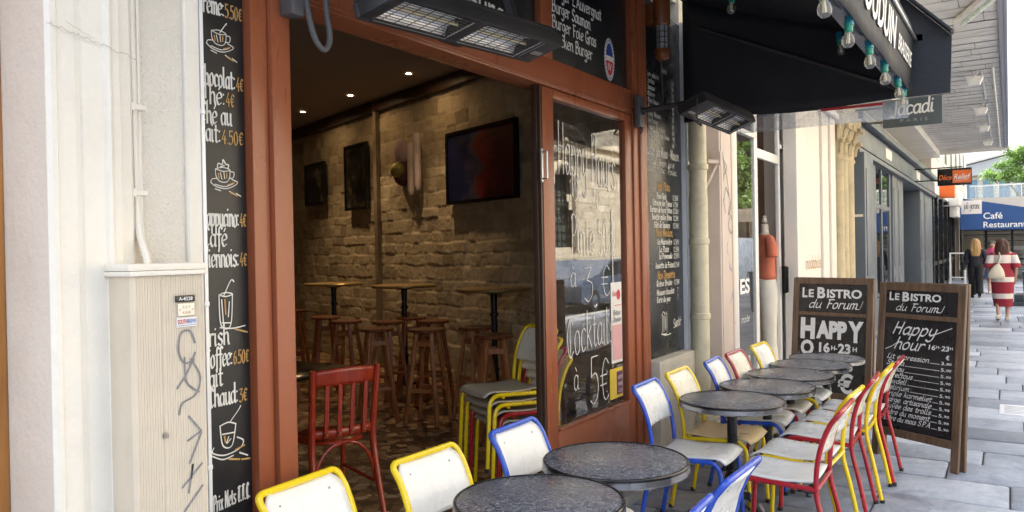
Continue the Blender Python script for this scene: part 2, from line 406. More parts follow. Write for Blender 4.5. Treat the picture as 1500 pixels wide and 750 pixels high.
def stone_mat(name, dark, mid, light, bump=.6):
    m, nt, b = newmat(name); L = nt.links
    at = N(nt, 'ShaderNodeAttribute', attribute_name='tone')
    co = coord(nt, 'Object')
    n = N(nt, 'ShaderNodeTexNoise', _Scale=7.0, _Detail=10.0, _Roughness=.7); L.new(co, n.inputs['Vector'])
    a = N(nt, 'ShaderNodeMath', operation='MULTIPLY_ADD'); L.new(n.outputs['Fac'], a.inputs[0]); a.inputs[1].default_value = .8; L.new(at.outputs['Fac'], a.inputs[2])
    rp = ramp(nt, [(.12, dark), (.42, mid), (.80, light)], a.outputs[0]); L.new(rp.outputs[0], b.inputs['Base Color'])
    b.inputs['Roughness'].default_value = .85
    n3 = N(nt, 'ShaderNodeTexNoise', _Scale=40.0, _Detail=6.0); L.new(co, n3.inputs['Vector'])
    bp = N(nt, 'ShaderNodeBump', _Strength=bump, _Distance=.01); L.new(n3.outputs['Fac'], bp.inputs['Height']); L.new(bp.outputs[0], b.inputs['Normal'])
    return m
M['rubble'] = stone_mat('interior_limestone', (.33, .275, .18), (.53, .46, .32), (.70, .63, .47))
M['church'] = stone_mat('church_limestone', (.34, .29, .21), (.55, .48, .36), (.72, .65, .52))
def leaf_mat(name, a, b_):
    m, nt, b = newmat(name); L = nt.links
    oi = N(nt, 'ShaderNodeAttribute', attribute_name='tone')
    rp = ramp(nt, [(0, a), (1, b_)], oi.outputs['Fac'])
    tr = N(nt, 'ShaderNodeBsdfTranslucent'); L.new(rp.outputs[0], tr.inputs[0]); L.new(rp.outputs[0], b.inputs['Base Color'])
    b.inputs['Roughness'].default_value = .55
    mx = N(nt, 'ShaderNodeMixShader'); mx.inputs[0].default_value = .45
    L.new(b.outputs[0], mx.inputs[1]); L.new(tr.outputs[0], mx.inputs[2]); L.new(mx.outputs[0], nt.nodes['Material Output'].inputs[0])
    return m
M['leaf'] = leaf_mat('leaf', (.05, .12, .02), (.20, .32, .08))
def stripes_mat():
    m, nt, b = newmat('striped_knit'); L = nt.links
    tc = N(nt, 'ShaderNodeTexCoord'); sp = N(nt, 'ShaderNodeSeparateXYZ'); L.new(tc.outputs['Object'], sp.inputs[0])
    md = N(nt, 'ShaderNodeMath', operation='DIVIDE'); L.new(sp.outputs['Z'], md.inputs[0]); md.inputs[1].default_value = 1.7
    w = (.66, .60, .56); r = (.27, .018, .035)
    rp = ramp(nt, [(0, r), (.272, w), (.335, r), (.475, w), (.535, r), (.70, w), (.80, r)], md.outputs[0], 'CONSTANT')
    L.new(rp.outputs[0], b.inputs['Base Color']); b.inputs['Roughness'].default_value = .85
    n3 = N(nt, 'ShaderNodeTexNoise', _Scale=18.0); bp = N(nt, 'ShaderNodeBump', _Strength=.3, _Distance=.02); L.new(n3.outputs['Fac'], bp.inputs['Height']); L.new(bp.outputs[0], b.inputs['Normal'])
    return m
M['stripes'] = stripes_mat()
def socket_mat():
    m, nt, b = newmat('teal_socket'); L = nt.links
    tc = N(nt, 'ShaderNodeTexCoord'); sp = N(nt, 'ShaderNodeSeparateXYZ'); L.new(tc.outputs['Generated'], sp.inputs[0])
    rp = ramp(nt, [(.25, (.02, .26, .17)), (.6, (.01, .22, .33))], sp.outputs['Z']); L.new(rp.outputs[0], b.inputs['Base Color'])
    b.inputs['Roughness'].default_value = .35; return m
M['socket'] = socket_mat()
def flag_mat():
    m, nt, b = newmat('abstract_canvas'); L = nt.links
    tc = N(nt, 'ShaderNodeTexCoord'); sp = N(nt, 'ShaderNodeSeparateXYZ'); L.new(tc.outputs['UV'], sp.inputs[0])
    n = N(nt, 'ShaderNodeTexNoise', _Scale=2.6, _Detail=6.0, _Distortion=1.5); L.new(tc.outputs['UV'], n.inputs['Vector'])
    a = N(nt, 'ShaderNodeMath', operation='MULTIPLY_ADD'); L.new(n.outputs['Fac'], a.inputs[0]); a.inputs[1].default_value = .95; L.new(sp.outputs['X'], a.inputs[2])
    sb_ = N(nt, 'ShaderNodeMath', operation='SUBTRACT'); L.new(a.outputs[0], sb_.inputs[0]); sb_.inputs[1].default_value = .22; a = sb_
    rp = ramp(nt, [(.18, (.006, .007, .03)), (.48, (.014, .02, .10)), (.66, (.10, .09, .13)), (.76, (.24, .03, .025)), (1.0, (.07, .008, .008))], a.outputs[0])
    L.new(rp.outputs[0], b.inputs['Base Color']); b.inputs['Roughness'].default_value = .4; return m
M['flag'] = flag_mat()
def photo_mat(name, seed):
    m, nt, b = newmat(name); L = nt.links
    co = coord(nt, 'Object'); n = N(nt, 'ShaderNodeTexNoise', noise_dimensions='4D', _Scale=3.0, _Detail=3.0, _W=seed); L.new(co, n.inputs['Vector'])
    rp = ramp(nt, [(.40, (.012, .011, .010)), (.58, (.06, .055, .045)), (.68, (.22, .20, .16))], n.outputs['Fac']); L.new(rp.outputs[0], b.inputs['Base Color']); b.inputs['Roughness'].default_value = .25; return m

# ------------------------------------------------------------------ stroke lettering
G = {
'a': (4.8, "4,4.2 2.6,5 1,4 .7,2 1.6,.2 3,.6 4,2|4.1,5 4,1.2 4.3,.2 5,.5"),
'b': (4.8, "1,8.4 1,4 1,.6|1,3.5 2.4,5 4,4 4.2,2 3,.1 1,.5"),
'c': (4.2, "4,4.3 2.6,5 1.1,4 .8,2 1.8,.1 4,.9"),
'd': (4.9, "4,4.2 2.6,5 1,4 .7,2 1.6,.2 3,.6 4,2|4.1,8.4 4.1,4 4.1,1 4.7,.2"),
'e': (4.4, "1,2.4 4,3.2 3.7,4.7 2.4,5 1,3.8 .8,1.8 2,.1 4,1"),
'f': (3.6, "4.2,7.4 3.2,8.2 2.2,7.4 2,4 2,0 1.6,-2|.6,5 3.6,5"),
'g': (4.8, "4,4.2 2.6,5 1,4 .8,2.2 2,.8 4,2|4.1,5 4.1,1 3.8,-2 2.2,-3 .8,-2.2"),
'h': (4.8, "1,8.4 1,4 1,0|1,3.4 2.6,5 3.9,4 4,1.5 4.5,0"),
'i': (2.4, "1,5 1,1.2 1.4,.1 2.1,.5|1,6.7 1.3,7.1"),
'j': (2.6, "1.6,5 1.6,0 1.2,-2.4 0,-3|1.6,6.7 1.9,7.1"),
'k': (4.6, "1,8.4 1,4 1,0|4,5 1.2,2.4|1.8,3 4.3,0"),
'l': (2.6, "1,8.4 1,4 1,1 1.5,.1 2.3,.5"),
'm': (6.7, "1,5 1,2.5 1,0|1,3.6 2.3,5 3.3,4 3.3,0|3.3,3.6 4.6,5 5.7,4 5.7,1 6.3,.1"),
'n': (4.9, "1,5 1,2.5 1,0|1,3.6 2.5,5 3.9,4 4,1 4.6,.1"),
'o': (4.8, "2.5,5 1,4 .8,2.3 1.4,.4 2.6,0 4,1 4.2,2.8 3.7,4.4 2.5,5"),
'p': (4.8, "1,5 1,1 1,-3|1,3.5 2.5,5 4,4 4.1,2 3,.2 1,.6"),
'q': (4.8, "4,4.2 2.6,5 1,4 .7,2 1.6,.2 3,.6 4,2|4.1,5 4.1,-3"),
'r': (3.8, "1,5 1,2.5 1,0|1,3.4 2.2,4.8 3.5,4.6"),
's': (4.2, "3.7,4.4 2.3,5 1.1,4.1 1.6,3 3.2,2.2 3.7,1 2.5,.1 .8,.7"),
't': (3.6, "1.7,7 1.7,3 1.8,.8 2.6,.1 3.5,.7|.5,5 3.4,5"),
'u': (4.9, "1,5 1,1.6 1.8,.2 3,.5 4,2|4,5 4,1.2 4.6,.1"),
'v': (4.6, "1,5 2.4,0|2.4,0 4.2,5"),
'w': (6.2, "1,5 2,0|2,0 3.4,4.4|3.4,4.4 4.4,0|4.4,0 5.8,5"),
'x': (4.4, "1,5 4,0|4,5 1,0"),
'y': (4.8, "1,5 1,2.4 2,.8 4,2|4,5 4,1 3.6,-2 2.2,-3 .8,-2.2"),
'z': (4.2, "1,5 3.8,5|3.8,5 1,0|1,0 4,.2"),
'A': (6.2, ".8,0 3.4,8|3.4,8 5.6,0|1.6,2.8 5,2.8"),
'B': (5.6, "1.2,8 1.2,0|.4,7 2.6,8.2 4.4,7 4,5 1.4,4.4|1.4,4.4 4.6,4 5,2 3.4,.1 .6,.4"),
'C': (5.2, "4.8,6.8 3.2,8.1 1.4,6.4 .9,3.6 1.8,.7 3.2,0 4.9,1.2|3,8 2.6,4 3,.2"),
'D': (5.6, "1.2,8 1.2,0|.4,7.6 3,8 5,5.6 4.8,2 2.8,0 .6,.2"),
'E': (5, "4.6,7.4 2.4,8 1.4,6.2 3.4,4.3|3.4,4.3 1,3.2 1.2,.8 3,0 4.8,1.2"),
'F': (4.8, "1.4,7.6 1.4,0|.5,7.8 4.6,7.9|1.4,4.2 3.8,4.4"),
'G': (5.6, "4.8,6.8 3.2,8.1 1.4,6.4 .9,3.6 1.8,.6 3.4,0 4.8,1|4.8,3.4 4.8,-.8|3.2,3.4 5.4,3.4"),
'H': (6, "1.2,8 1.2,0|4.8,8 4.8,0|1.2,4.2 4.8,4.2"),
'I': (3, "2.6,8 1.4,7.4 1.6,4 1.4,1 .4,0"),
'J': (4, "3,8 3,1 2,-.6 .5,0"),
'K': (5.4, "1.2,8 1.2,0|4.6,8 1.4,4|2,4.6 5,0"),
'L': (4.6, "2.6,8 1.4,6.6 1.6,3 .8,.3|.8,.3 4.6,.2"),
'M': (7, "1,0 1.4,8|1.4,8 3.6,1.2|3.6,1.2 5.8,8|5.8,8 6.2,0"),
'N': (6, "1,0 1.2,8|1.2,8 4.8,0|4.8,0 5,8"),
'O': (5.8, "3,8 1.2,6.4 .9,3.6 1.8,.6 3,0 4.6,1.4 5,4.4 4.4,7 3,8"),
'P': (5.2, "1.3,8 1.3,0|.5,7.2 2.6,8.2 4.6,7 4.4,5 2.6,3.8 1.3,4"),
'R': (5.4, "1.3,8 1.3,0|.5,7.2 2.6,8.2 4.6,7 4.4,5.2 2.6,4.1 1.3,4.2|2.6,4.1 5,0"),
'S': (5, "4.4,6.8 2.8,8 1.1,6.6 1.6,4.8 3.8,3.6 4.5,1.6 2.8,0 .7,1"),
'T': (5.2, ".6,7.2 2,8 5,7.6|2.6,7.8 1.4,5.4 1.2,2.4 2.4,.2 4.4,1.2|2.9,7.7 2.9,2"),
'U': (5.6, "1.1,8 1.1,2 2.4,0 4,.4 4.8,2|4.8,8 4.8,0"),
'V': (5.4, ".8,7.6 2.6,0|2.6,0 5,8"),
'0': (5, "2.6,8 1.2,6.4 1,3.6 1.6,.8 2.6,0 3.9,1.4 4.1,4.4 3.6,7 2.6,8"),
'1': (3, ".8,6.6 2,8|2,8 2,0"),
'2': (4.8, "1,6.4 2.4,8 4,6.8 3.6,4.4 1,.2|1,.2 4.4,.2"),
'3': (4.8, "1,7.6 4,7.8|4,7.8 2,4.8|2,4.8 4.2,4 4.3,1.6 2.6,0 .9,.8"),
'4': (5, "3.4,8 .8,2.6|.8,2.6 4.6,2.6|3.5,4.6 3.5,0"),
'5': (4.8, "4.2,7.9 1.4,7.9|1.4,7.9 1.2,4.6|1.2,4.6 3.2,5 4.3,3 3.6,.7 2,0 .8,.7"),
'6': (4.8, "3.8,7.6 2,6.2 1,3 1.6,.6 2.8,0 4.1,1.4 3.9,3.6 2.6,4.4 1.2,3.2"),
'7': (4.6, "1,7.8 4.2,7.8|4.2,7.8 1.8,0"),
'8': (4.8, "2.6,8 1.2,6.6 1.8,4.8 3.6,3.6 4.2,1.6 2.6,0 1,1.4 1.6,3.4 3.4,4.8 3.9,6.6 2.6,8"),
'9': (4.8, "3.9,5 2.4,3.8 1.2,5 1.4,7.2 2.6,8 3.9,7 4,4 3,1 1.6,0"),
'€': (4.8, "4.4,6.6 3,7.6 1.7,6 1.5,3.6 2,1.2 3.2,.4 4.5,1.2|.5,4.8 3.6,4.8|.5,3.2 3.4,3.2"),
':': (2, "1,4.4 1.3,4.8|1,.6 1.3,1"),
'.': (1.8, ".8,.1 1.2,.5"),
',': (1.8, "1.1,.6 .7,-1.2"),
"'": (1.6, "1,8 .7,6.4"),
'-': (3.4, ".7,3.4 2.8,3.4"),
'_': (4, "0,0 4,0"),
'*': (3, "1,6 2.4,6.6"),
'/': (4, ".6,0 3.4,8"),
}
ACC = {'é': ('e', "2.2,6.2 3.4,7.6"), 'è': ('e', "3,6.2 1.8,7.6"), 'à': ('a', "3,6.2 1.8,7.6"), 'ê': ('e', "1.6,6.2 2.4,7.4|2.4,7.4 3.2,6.2"), 'ß': ('B', None), 'ù': ('u', "3,6.2 1.8,7.6")}
def parse(s):
    return [[tuple(float(q) for q in p.split(',')) for p in st.split()] for st in s.split('|')]
GP = {k: (w, parse(s)) for k, (w, s) in G.items()}
for k, (b0, ac) in ACC.items():
    w, st = GP[b0]
    GP[k] = (w, st+(parse(ac) if ac else []))
def strokes(text, hx=1.0, shear=0.0, track=0.0, jit=0.0):
    """list of polylines in glyph units, total width"""
    x = 0; out = []
    for ch in text:
        if ch == ' ': x += 3.2*hx; continue
        w, sts = GP.get(ch, GP['o'])
        dy = random.uniform(-jit, jit)
        for st in sts:
            pl = crom(st, 4) if len(st) > 2 else st
            out.append([(x+p[0]*hx+shear*p[1], p[1]+dy) for p in pl])
        x += w*hx+track
    return out, x
class Sheet:
    """a flat surface that takes paint: origin, right, up; marks stand a hair proud of it"""
    def __init__(self, o, right, up, gap=.002):
        self.o, self.r, self.u = V3(o), V3(right).normalized(), V3(up).normalized()
        self.n = self.r.cross(self.u).normalized(); self.gap = gap; self.k = 0
    def P(self, x, y):
        return self.o+self.r*x+self.u*y+self.n*(self.gap+self.k*2e-5)
    def strip(self, mb, pl, w, wmin=None, ang=45):
        self.k = (self.k+1) % 40
        wmin = w if wmin is None else wmin
        n = len(pl); a = R(ang)
        L = []; Rr = []
        for i in range(n):
            dx = pl[min(i+1, n-1)][0]-pl[max(i-1, 0)][0]; dy = pl[min(i+1, n-1)][1]-pl[max(i-1, 0)][1]
            d = math.hypot(dx, dy) or 1e-9; dx /= d; dy /= d
            ww = (wmin+(w-wmin)*abs(dx*math.sin(a)-dy*math.cos(a)))/2
            ex = (-dx*ww*.6 if i == 0 else dx*ww*.6 if i == n-1 else 0); ey = (-dy*ww*.6 if i == 0 else dy*ww*.6 if i == n-1 else 0)
            L.append(self.P(pl[i][0]-dy*ww+ex, pl[i][1]+dx*ww+ey)); Rr.append(self.P(pl[i][0]+dy*ww+ex, pl[i][1]-dx*ww+ey))
        Lv = [mb.bm.verts.new(p) for p in L]; Rv = [mb.bm.verts.new(p) for p in Rr]
        for i in range(n-1):
            mb.bm.faces.new((Lv[i], Rv[i], Rv[i+1], Lv[i+1]))
    def write(self, mb, text, x, y, h, w=.9, wmin=.3, ang=45, hx=1.0, shear=0.0, track=0.0, align='l', width=None, jit=.15, rise=0):
        pls, W = strokes(text, hx, shear, track, jit)
        u = h/8.0; ux = u if width is None else width/W
        x0 = x-(W*ux/2 if align == 'c' else W*ux if align == 'r' else 0)
        for pl in pls:
            q = [(x0+p[0]*ux, y+p[1]*u+rise*p[0]*ux) for p in pl]
            self.strip(mb, q, w*u, wmin*u, ang)
        return W*ux
    def draw(self, mb, x, y, s, polys, w, wmin=None, smooth=True):
        for st in polys:
            pl = crom(st, 5) if (smooth and len(st) > 2) else st
            self.strip(mb, [(x+p[0]*s, y+p[1]*s) for p in pl], w, wmin)
    def rect(self, mb, x0, y0, x1, y1):
        self.k = (self.k+1) % 40
        mb.quad(self.P(x0, y0), self.P(x1, y0), self.P(x1, y1), self.P(x0, y1))
    def ellipse(self, mb, cx, cy, rx, ry, a0=0, a1=360, n=28):
        self.k = (self.k+1) % 40
        mb.bm.faces.new([mb.bm.verts.new(self.P(cx+rx*math.cos(R(a0+(a1-a0)*i/n)), cy+ry*math.sin(R(a0+(a1-a0)*i/n)))) for i in range(n if a1-a0 >= 360 else n+1)])
    def type(self, mb, text, x, y, h, bold=0.0, hx=1.0, shear=0.0, align='l', width=None, space=1.0):
        vs, fs, W = fontmesh(text, bold, space)
        s = h/.729
        sx = s*hx if width is None else width/max(W, 1e-6)
        x0 = x-(W*sx/2 if align == 'c' else W*sx if align == 'r' else 0)
        self.k = (self.k+1) % 40
        bv = [mb.bm.verts.new(self.P(x0+a*sx+shear*b*s, y+b*s)) for a, b in vs]
        for f in fs:
            try: mb.bm.faces.new([bv[i] for i in f])
            except ValueError: pass
        return W*sx
_FM = {}
def fontmesh(text, bold, space):
    key = (text, bold, space)
    if key in _FM: return _FM[key]
    c = bpy.data.curves.new('lettering', 'FONT'); c.body = text; c.size = 1; c.offset = bold; c.resolution_u = 3; c.space_character = space
    o = bpy.data.objects.new('lettering', c); COL.objects.link(o)
    bpy.context.view_layer.update()
    me = bpy.data.meshes.new_from_object(o.evaluated_get(bpy.context.evaluated_depsgraph_get()))
    vs = [(v.co.x, v.co.y) for v in me.vertices]; fs = [tuple(p.vertices) for p in me.polygons]
    x0 = min(v[0] for v in vs); W = max(v[0] for v in vs)-x0
    vs = [(a-x0, b) for a, b in vs]
    bpy.data.objects.remove(o); bpy.data.curves.remove(c); bpy.data.meshes.remove(me)
    _FM[key] = (vs, fs, W); return _FM[key]
# ================================================================== camera, light, sky
def setup():
    a, p, r = R(32.6), R(.4), R(1.05)
    V = V3((math.cos(a)*math.cos(p), math.sin(a)*math.cos(p), -math.sin(p)))
    R0 = V3((math.sin(a), -math.cos(a), 0)); U0 = R0.cross(V)
    c, s = math.cos(r), math.sin(r)
    CR = c*R0-s*U0; CU = s*R0+c*U0
    cd = bpy.data.cameras.new('camera'); cam = bpy.data.objects.new('camera', cd); COL.objects.link(cam)
    cam.matrix_world = Matrix(((CR.x, CU.x, -V.x, 0), (CR.y, CU.y, -V.y, 0), (CR.z, CU.z, -V.z, 1.6), (0, 0, 0, 1)))
    cd.sensor_width = 36; cd.lens = 1140/1500*36; cd.clip_start = .05; cd.clip_end = 2000
    S.camera = cam
    w = bpy.data.worlds.new('World'); S.world = w; w.use_nodes = True
    nt = w.node_tree; bg = nt.nodes['Background']
    sky = nt.nodes.new('ShaderNodeTexSky'); sky.sky_type = 'NISHITA'; sky.sun_disc = False
    el, az = 60, 75                      # degrees: elevation, world angle of the sun's direction in the XY plane
    sky.sun_elevation = R(el); sky.sun_rotation = R(90-az)
    sky.air_density = 1.0; sky.dust_density = 5.0; sky.ozone_density = 1.0
    hs = nt.nodes.new('ShaderNodeHueSaturation'); hs.inputs['Saturation'].default_value = .48; nt.links.new(sky.outputs[0], hs.inputs['Color']); nt.links.new(hs.outputs[0], bg.inputs[0]); bg.inputs[1].default_value = .15
    sd = bpy.data.lights.new('sun', 'SUN'); so = bpy.data.objects.new('sun', sd); COL.objects.link(so)
    sd.energy = SUN; sd.angle = R(.53); sd.color = (1, .95, .87)
    d = V3((math.cos(R(az))*math.cos(R(el)), math.sin(R(az))*math.cos(R(el)), math.sin(R(el))))
    so.rotation_euler = d.to_track_quat('Z', 'Y').to_euler(); so.location = d*40
    S.view_settings.view_transform = 'Standard'; S.view_settings.look = 'None'; S.view_settings.gamma = 1
    S.view_settings.exposure = EXPO
    S.view_settings.use_curve_mapping = False
    S.render.engine = 'CYCLES'
    S.cycles.max_bounces = 8; S.cycles.transparent_max_bounces = 16; S.cycles.use_denoising = True
    S.cycles.caustics_reflective = False; S.cycles.caustics_refractive = False
    S.cycles.sample_clamp_indirect = 4
SUN = 5.0
EXPO = 2.35
setup()

# ================================================================== ground
mb = MB(); mb.quad((-300, -300, -.13), (400, -300, -.13), (400, 300, -.13), (-300, 300, -.13))
struct('road', mb, M['asphalt'])
mb = MB(); mb.box(-6, 60, -4.2, 14, -.3, -.028); struct('ground', mb, M['joint'])
mb = MB(); mb.box(-6, 60, -4.5, -4.2, -.3, -.005, .02); struct('kerb', mb, M['concrete'])
def pavers():
    bm = bmesh.new(); lay = bm.verts.layers.float.new('tone')
    x = -1.0
    rnd = random.Random(3)
    while x < 47:
        w = rnd.choice((.42, .48, .52, .58, .62)) if x > 2 else .4
        y = -4.2+rnd.uniform(-.5, 0)
        while y < 2.6:
            L_ = rnd.uniform(.6, 1.15)
            y0, y1 = max(y, -4.2), min(y+L_, 2.6)
            if y1-y0 > .06:
                g = .0045
                c = .028 if x < 14 else .02
                zz = rnd.uniform(-.004, .003); tx, ty = rnd.uniform(-.006, .006), rnd.uniform(-.005, .005)
                tone = rnd.gauss(0, .12)
                X0, X1, Y0, Y1 = x+g, x+w-g, y0+g, y1-g
                cx, cy = (X0+X1)/2, (Y0+Y1)/2
                def out(ins, z, cc):
                    pts = []
                    for (qx, qy, sx, sy) in ((X0, Y0, 1, 1), (X1, Y0, -1, 1), (X1, Y1, -1, -1), (X0, Y1, 1, -1)):
                        k = cc*rnd.uniform(.5, 1.1)
                        pa = (qx+sx*(ins+k), qy+sy*ins); pb = (qx+sx*(ins+k*.3), qy+sy*(ins+k*.3)); pc = (qx+sx*ins, qy+sy*(ins+k))
                        tri = [pc, pb, pa] if sx*sy > 0 else [pa, pb, pc]
                        pts += tri
                    return [(a, b, z+tx*(a-cx)/w+ty*(b-cy)) for a, b in pts]
                st = rnd.getstate(); A = out(0, -.03, c); rnd.setstate(st); B = out(.0, -.006+zz, c); rnd.setstate(st); C = out(.010, zz, c)
                rings = []
                for ring, tn in ((A, -.4), (B, -.10), (C, 0)):
                    vs = [bm.verts.new(p) for p in ring]
                    for v in vs: v[lay] = tone+tn
                    rings.append(vs)
                n = len(rings[0])
                for P, Q in zip(rings, rings[1:]):
                    for i in range(n): bm.faces.new((P[i], P[(i+1) % n], Q[(i+1) % n], Q[i]))
                bm.faces.new(rings[-1])
            y += L_
        x += w
    h = MB(); h.bm.free(); h.bm = bm
    return struct('pavement', h, M['paver'], sharp=50)
pavers()

# ================================================================== the bistro building
bis = thing('bistro_building', 'cream bistro front with terracotta wooden frame, glass door and open doorway into a dim bar', 'building', (3.6, 2.25, 0))
prof = [(1.057, 2.6), (1.057, 2.106), (1.068, 2.097), (1.082, 2.097), (1.086, 2.103), (1.133, 2.103), (1.139, 2.114), (1.15, 2.114), (1.155, 2.108), (1.212, 2.108), (1.218, 2.099), (1.226, 2.096), (1.234, 2.099), (1.24, 2.108), (1.26, 2.108), (1.266, 2.118), (1.30, 2.124), (1.31, 2.132), (1.31, 2.165), (1.31, 2.6)]
mb = MB(); mb.prism(prof, lambda u, v, d: (u, v, d), 0, 4.2); obj('pier', mb, M['pier'], bis, sharp=25)
mb = MB(); mb.box(1.3102, 1.498, 2.165, 2.6, 0, 4.2); obj('rendered_strip', mb, M['stucco'], bis)
mb = MB(); mb.prism([(1.4985, 2.6), (1.4985, 2.155), (1.503, 2.150), (1.548, 2.150), (1.552, 2.156), (1.556, 2.27), (1.556, 2.6)], lambda u, v, d: (u, v, d), 0, 4.2); obj('corner_bead', mb, M['pier'], bis)
mb = MB(); mb.bar((1.559, 2.155, 0), (1.559, 2.155, 3.4), .010, .012)
for z in (.92, 1.44, 2.05, 2.62): mb.box(1.548, 1.566, 2.146, 2.158, z, z+.016, .003)
obj('metal_strip', mb, M['alu_white'], bis)
# wooden frame
mb = MB()
mb.box(1.802, 1.874, 2.215, 2.32, 0, 3.42, .006); mb.box(1.877, 1.962, 2.195, 2.36, 0, 2.53, .007)
mb.box(1.877, 1.955, 2.205, 2.32, 2.70, 3.42, .006)
mb.box(1.802, 5.04, 2.2055, 2.36, 2.534, 2.70, .007); mb.box(1.83, 5.04, 2.195, 2.2049, 2.545, 2.562, .004)
mb.box(3.80, 3.93, 2.209, 2.32, 2.701, 3.42, .006)
mb.box(5.042, 5.13, 2.20, 2.36, .1, 3.42, .008); mb.box(5.133, 5.20, 2.185, 2.36, .1, 3.42, .012); mb.box(5.203, 5.305, 2.205, 2.36, .1, 3.42, .008)
mb.box(1.802, 5.305, 2.18, 2.36, 3.422, 3.62, .01)
obj('door_frame', mb, M['terra'], bis)
mb = MB(); mb.box(3.764, 3.80, 2.23, 2.262, .1, 2.53, .003); mb.box(3.775, 3.792, 2.212, 2.2299, .1, 2.53, .002)
obj('door_channel', mb, M['floor_edge'], bis)
mb = MB(); mb.box(3.765, 3.783, 2.198, 2.2115, 1.98, 2.17, .004); mb.tube([(3.774, 2.198, 2.0), (3.774, 2.17, 2.0), (3.774, 2.17, 2.15), (3.774, 2.198, 2.15)], .006, 8)
obj('door_handle', mb, M['alu'], bis)
# transom panels with the burger list
def transom(x0, x1):
    mb = MB(); mb.box(x0, x1, 2.245, 2.30, 2.702, 3.419, .002); return obj('transom_panel', mb, M['black_panel'], bis)
tp1 = transom(1.962, 3.798); tp2 = transom(3.932, 5.040)
sh = Sheet((1.962, 2.245, 2.702), (1, 0, 0), (0, 0, 1))
mb = MB()
sh.write(mb, "Burgen", 1.17, .07, .16, 1.1, .35, 40, width=.50)
sh.draw(mb, 1.06, .08, .09, [[(0, .4), (.4, .9), (.9, .5), (.4, .2), (0, .4)], [(.2, 1.0), (.9, 1.0)], [(.1, .1), (1, .15)], [(.3, .5), (.7, .6)]], .012)
obj('lettering', mb, M['chalk'], tp1)
sh = Sheet((3.932, 2.245, 2.702), (1, 0, 0), (0, 0, 1)); mb = MB()
for i, (t, w_) in enumerate((("Burger L'Auvergnat", .66), ("Burger Saumon", .50), ("Burger Foie Gras", .58), ("Chicken Burger", .52))):
    sh.write(mb, t, .055, .395-i*.095, .074, 1.25, .5, 40, width=w_)
obj('lettering', mb, M['chalk'], tp2)
cx, cy = .83, .165
mb = MB(); sh.ellipse(mb, cx, cy, .078, .142); obj('badge', mb, M['sticker'], tp2)
sh.gap = .003
mb = MB(); sh.ellipse(mb, cx, cy, .055, .108, 0, 180); obj('badge_top', mb, M['sticker_blue'], tp2)
mb = MB(); sh.ellipse(mb, cx, cy, .055, .108, 180, 360); obj('badge_base', mb, M['sticker_red'], tp2)
sh.gap = .004
mb = MB(); sh.rect(mb, cx-.055, cy-.012, cx+.055, cy+.022); sh.type(mb, 'IV', cx, cy-.075, .05, .02, align='c')
for i in range(26):
    a = 2*math.pi*i/26
    if i % 2: continue
obj('badge_band', mb, M['sticker'], tp2)
mb = MB()
for i in range(30):
    a = 2*math.pi*i/30
    sh.strip(mb, [(cx+.061*math.cos(a), cy+.119*math.sin(a)), (cx+.073*math.cos(a+.03), cy+.134*math.sin(a+.03))], .006)
obj('badge_lettering', mb, M['sticker_blue'], tp2)
# sliding glass door
mb = MB()
mb.box(3.803, 3.932, 2.212, 2.262, .11, 2.528, .006); mb.box(4.925, 5.038, 2.212, 2.262, .11, 2.528, .006)
mb.box(3.9325, 4.9245, 2.212, 2.262, 2.475, 2.528, .005); mb.box(3.9325, 4.9245, 2.212, 2.262, .11, .555, .005)
mb.box(3.9325, 4.9245, 2.2, 2.2115, .545, .562, .004)
gd = obj('glass_door', mb, M['terra'], bis)
mb = MB(); mb.quad((3.9326, 2.236, .5555), (4.9244, 2.236, .5555), (4.9244, 2.236, 2.4745), (3.9326, 2.236, 2.4745)); obj('pane', mb, M['glass'], gd)
sh = Sheet((3.932, 2.234, .555), (1, 0, 0), (0, 0, 1), .003)
mb = MB()
def outline(t, x, y, h, w_, rise=0, pen=1.0, hx=1):
    sh.write(mb, t, x, y, h, pen*.34, pen*.22, 30, width=w_, rise=rise, jit=.4)
outline("Happy Hours", .07, 1.50, .30, .80, -.09, .75)
outline("16", .20, 1.34, .13, .12, -.05, .7); outline("20", .50, 1.30, .13, .14, -.05, .7)
outline("Pinte 50cl", .22, 1.02, .24, .62, -.03, .7)
outline("à", .20, .82, .14, .08, 0, .8); outline("3 €", .36, .72, .22, .40, 0, .65)
outline("Cocktails", .14, .40, .23, .66, .04, .68); outline("à", .22, .18, .15, .07, 0, .9); outline("5€", .42, .05, .30, .30, .03, .7)
sh.strip(mb, [(.80, 1.30), (.80, .62)], .012); sh.strip(mb, [(.42, .30), (.42, -.0+.02)], .012) if False else None
obj('lettering', mb, M['door_paint'], gd)
def sticker(x0, x1, z0, z1, m, name='sticker', d=0.0):
    mb = MB(); mb.box(x0, x1, 2.2305-d, 2.2335-d, z0, z1); return obj(name, mb, m, gd)
sticker(4.695, 4.862, .835, 1.375, M['sticker'])
sticker(4.708, 4.852, .855, 1.09, M['sticker_pink'], 'sticker_panel', .0032)
mb = MB(); s2 = Sheet((4.695, 2.2305, .835), (1, 0, 0), (0, 0, 1), .002); s2.ellipse(mb, .115, .455, .028, .034); s2.write(mb, "Ticket", .02, .45, .03, .9, .5, width=.07); s2.strip(mb, [(.05, .385), (.155, .385)], .004)
obj('sticker_mark', mb, M['sticker_red'], gd)
mb = MB(); s2.write(mb, "Chèque", .03, .32, .035, .9, .5, width=.11); s2.write(mb, "Déjeuner", .03, .275, .035, .9, .5, width=.12); obj('sticker_text', mb, M['slate_dark'], gd)
sticker(4.662, 4.858, .60, .80, M['sticker_yel']); sticker(4.765, 4.848, .62, .775, M['sticker_purple'], 'sticker_panel', .0032)
mb = MB(); s2 = Sheet((4.765, 2.2273, .62), (1, 0, 0), (0, 0, 1), .002)
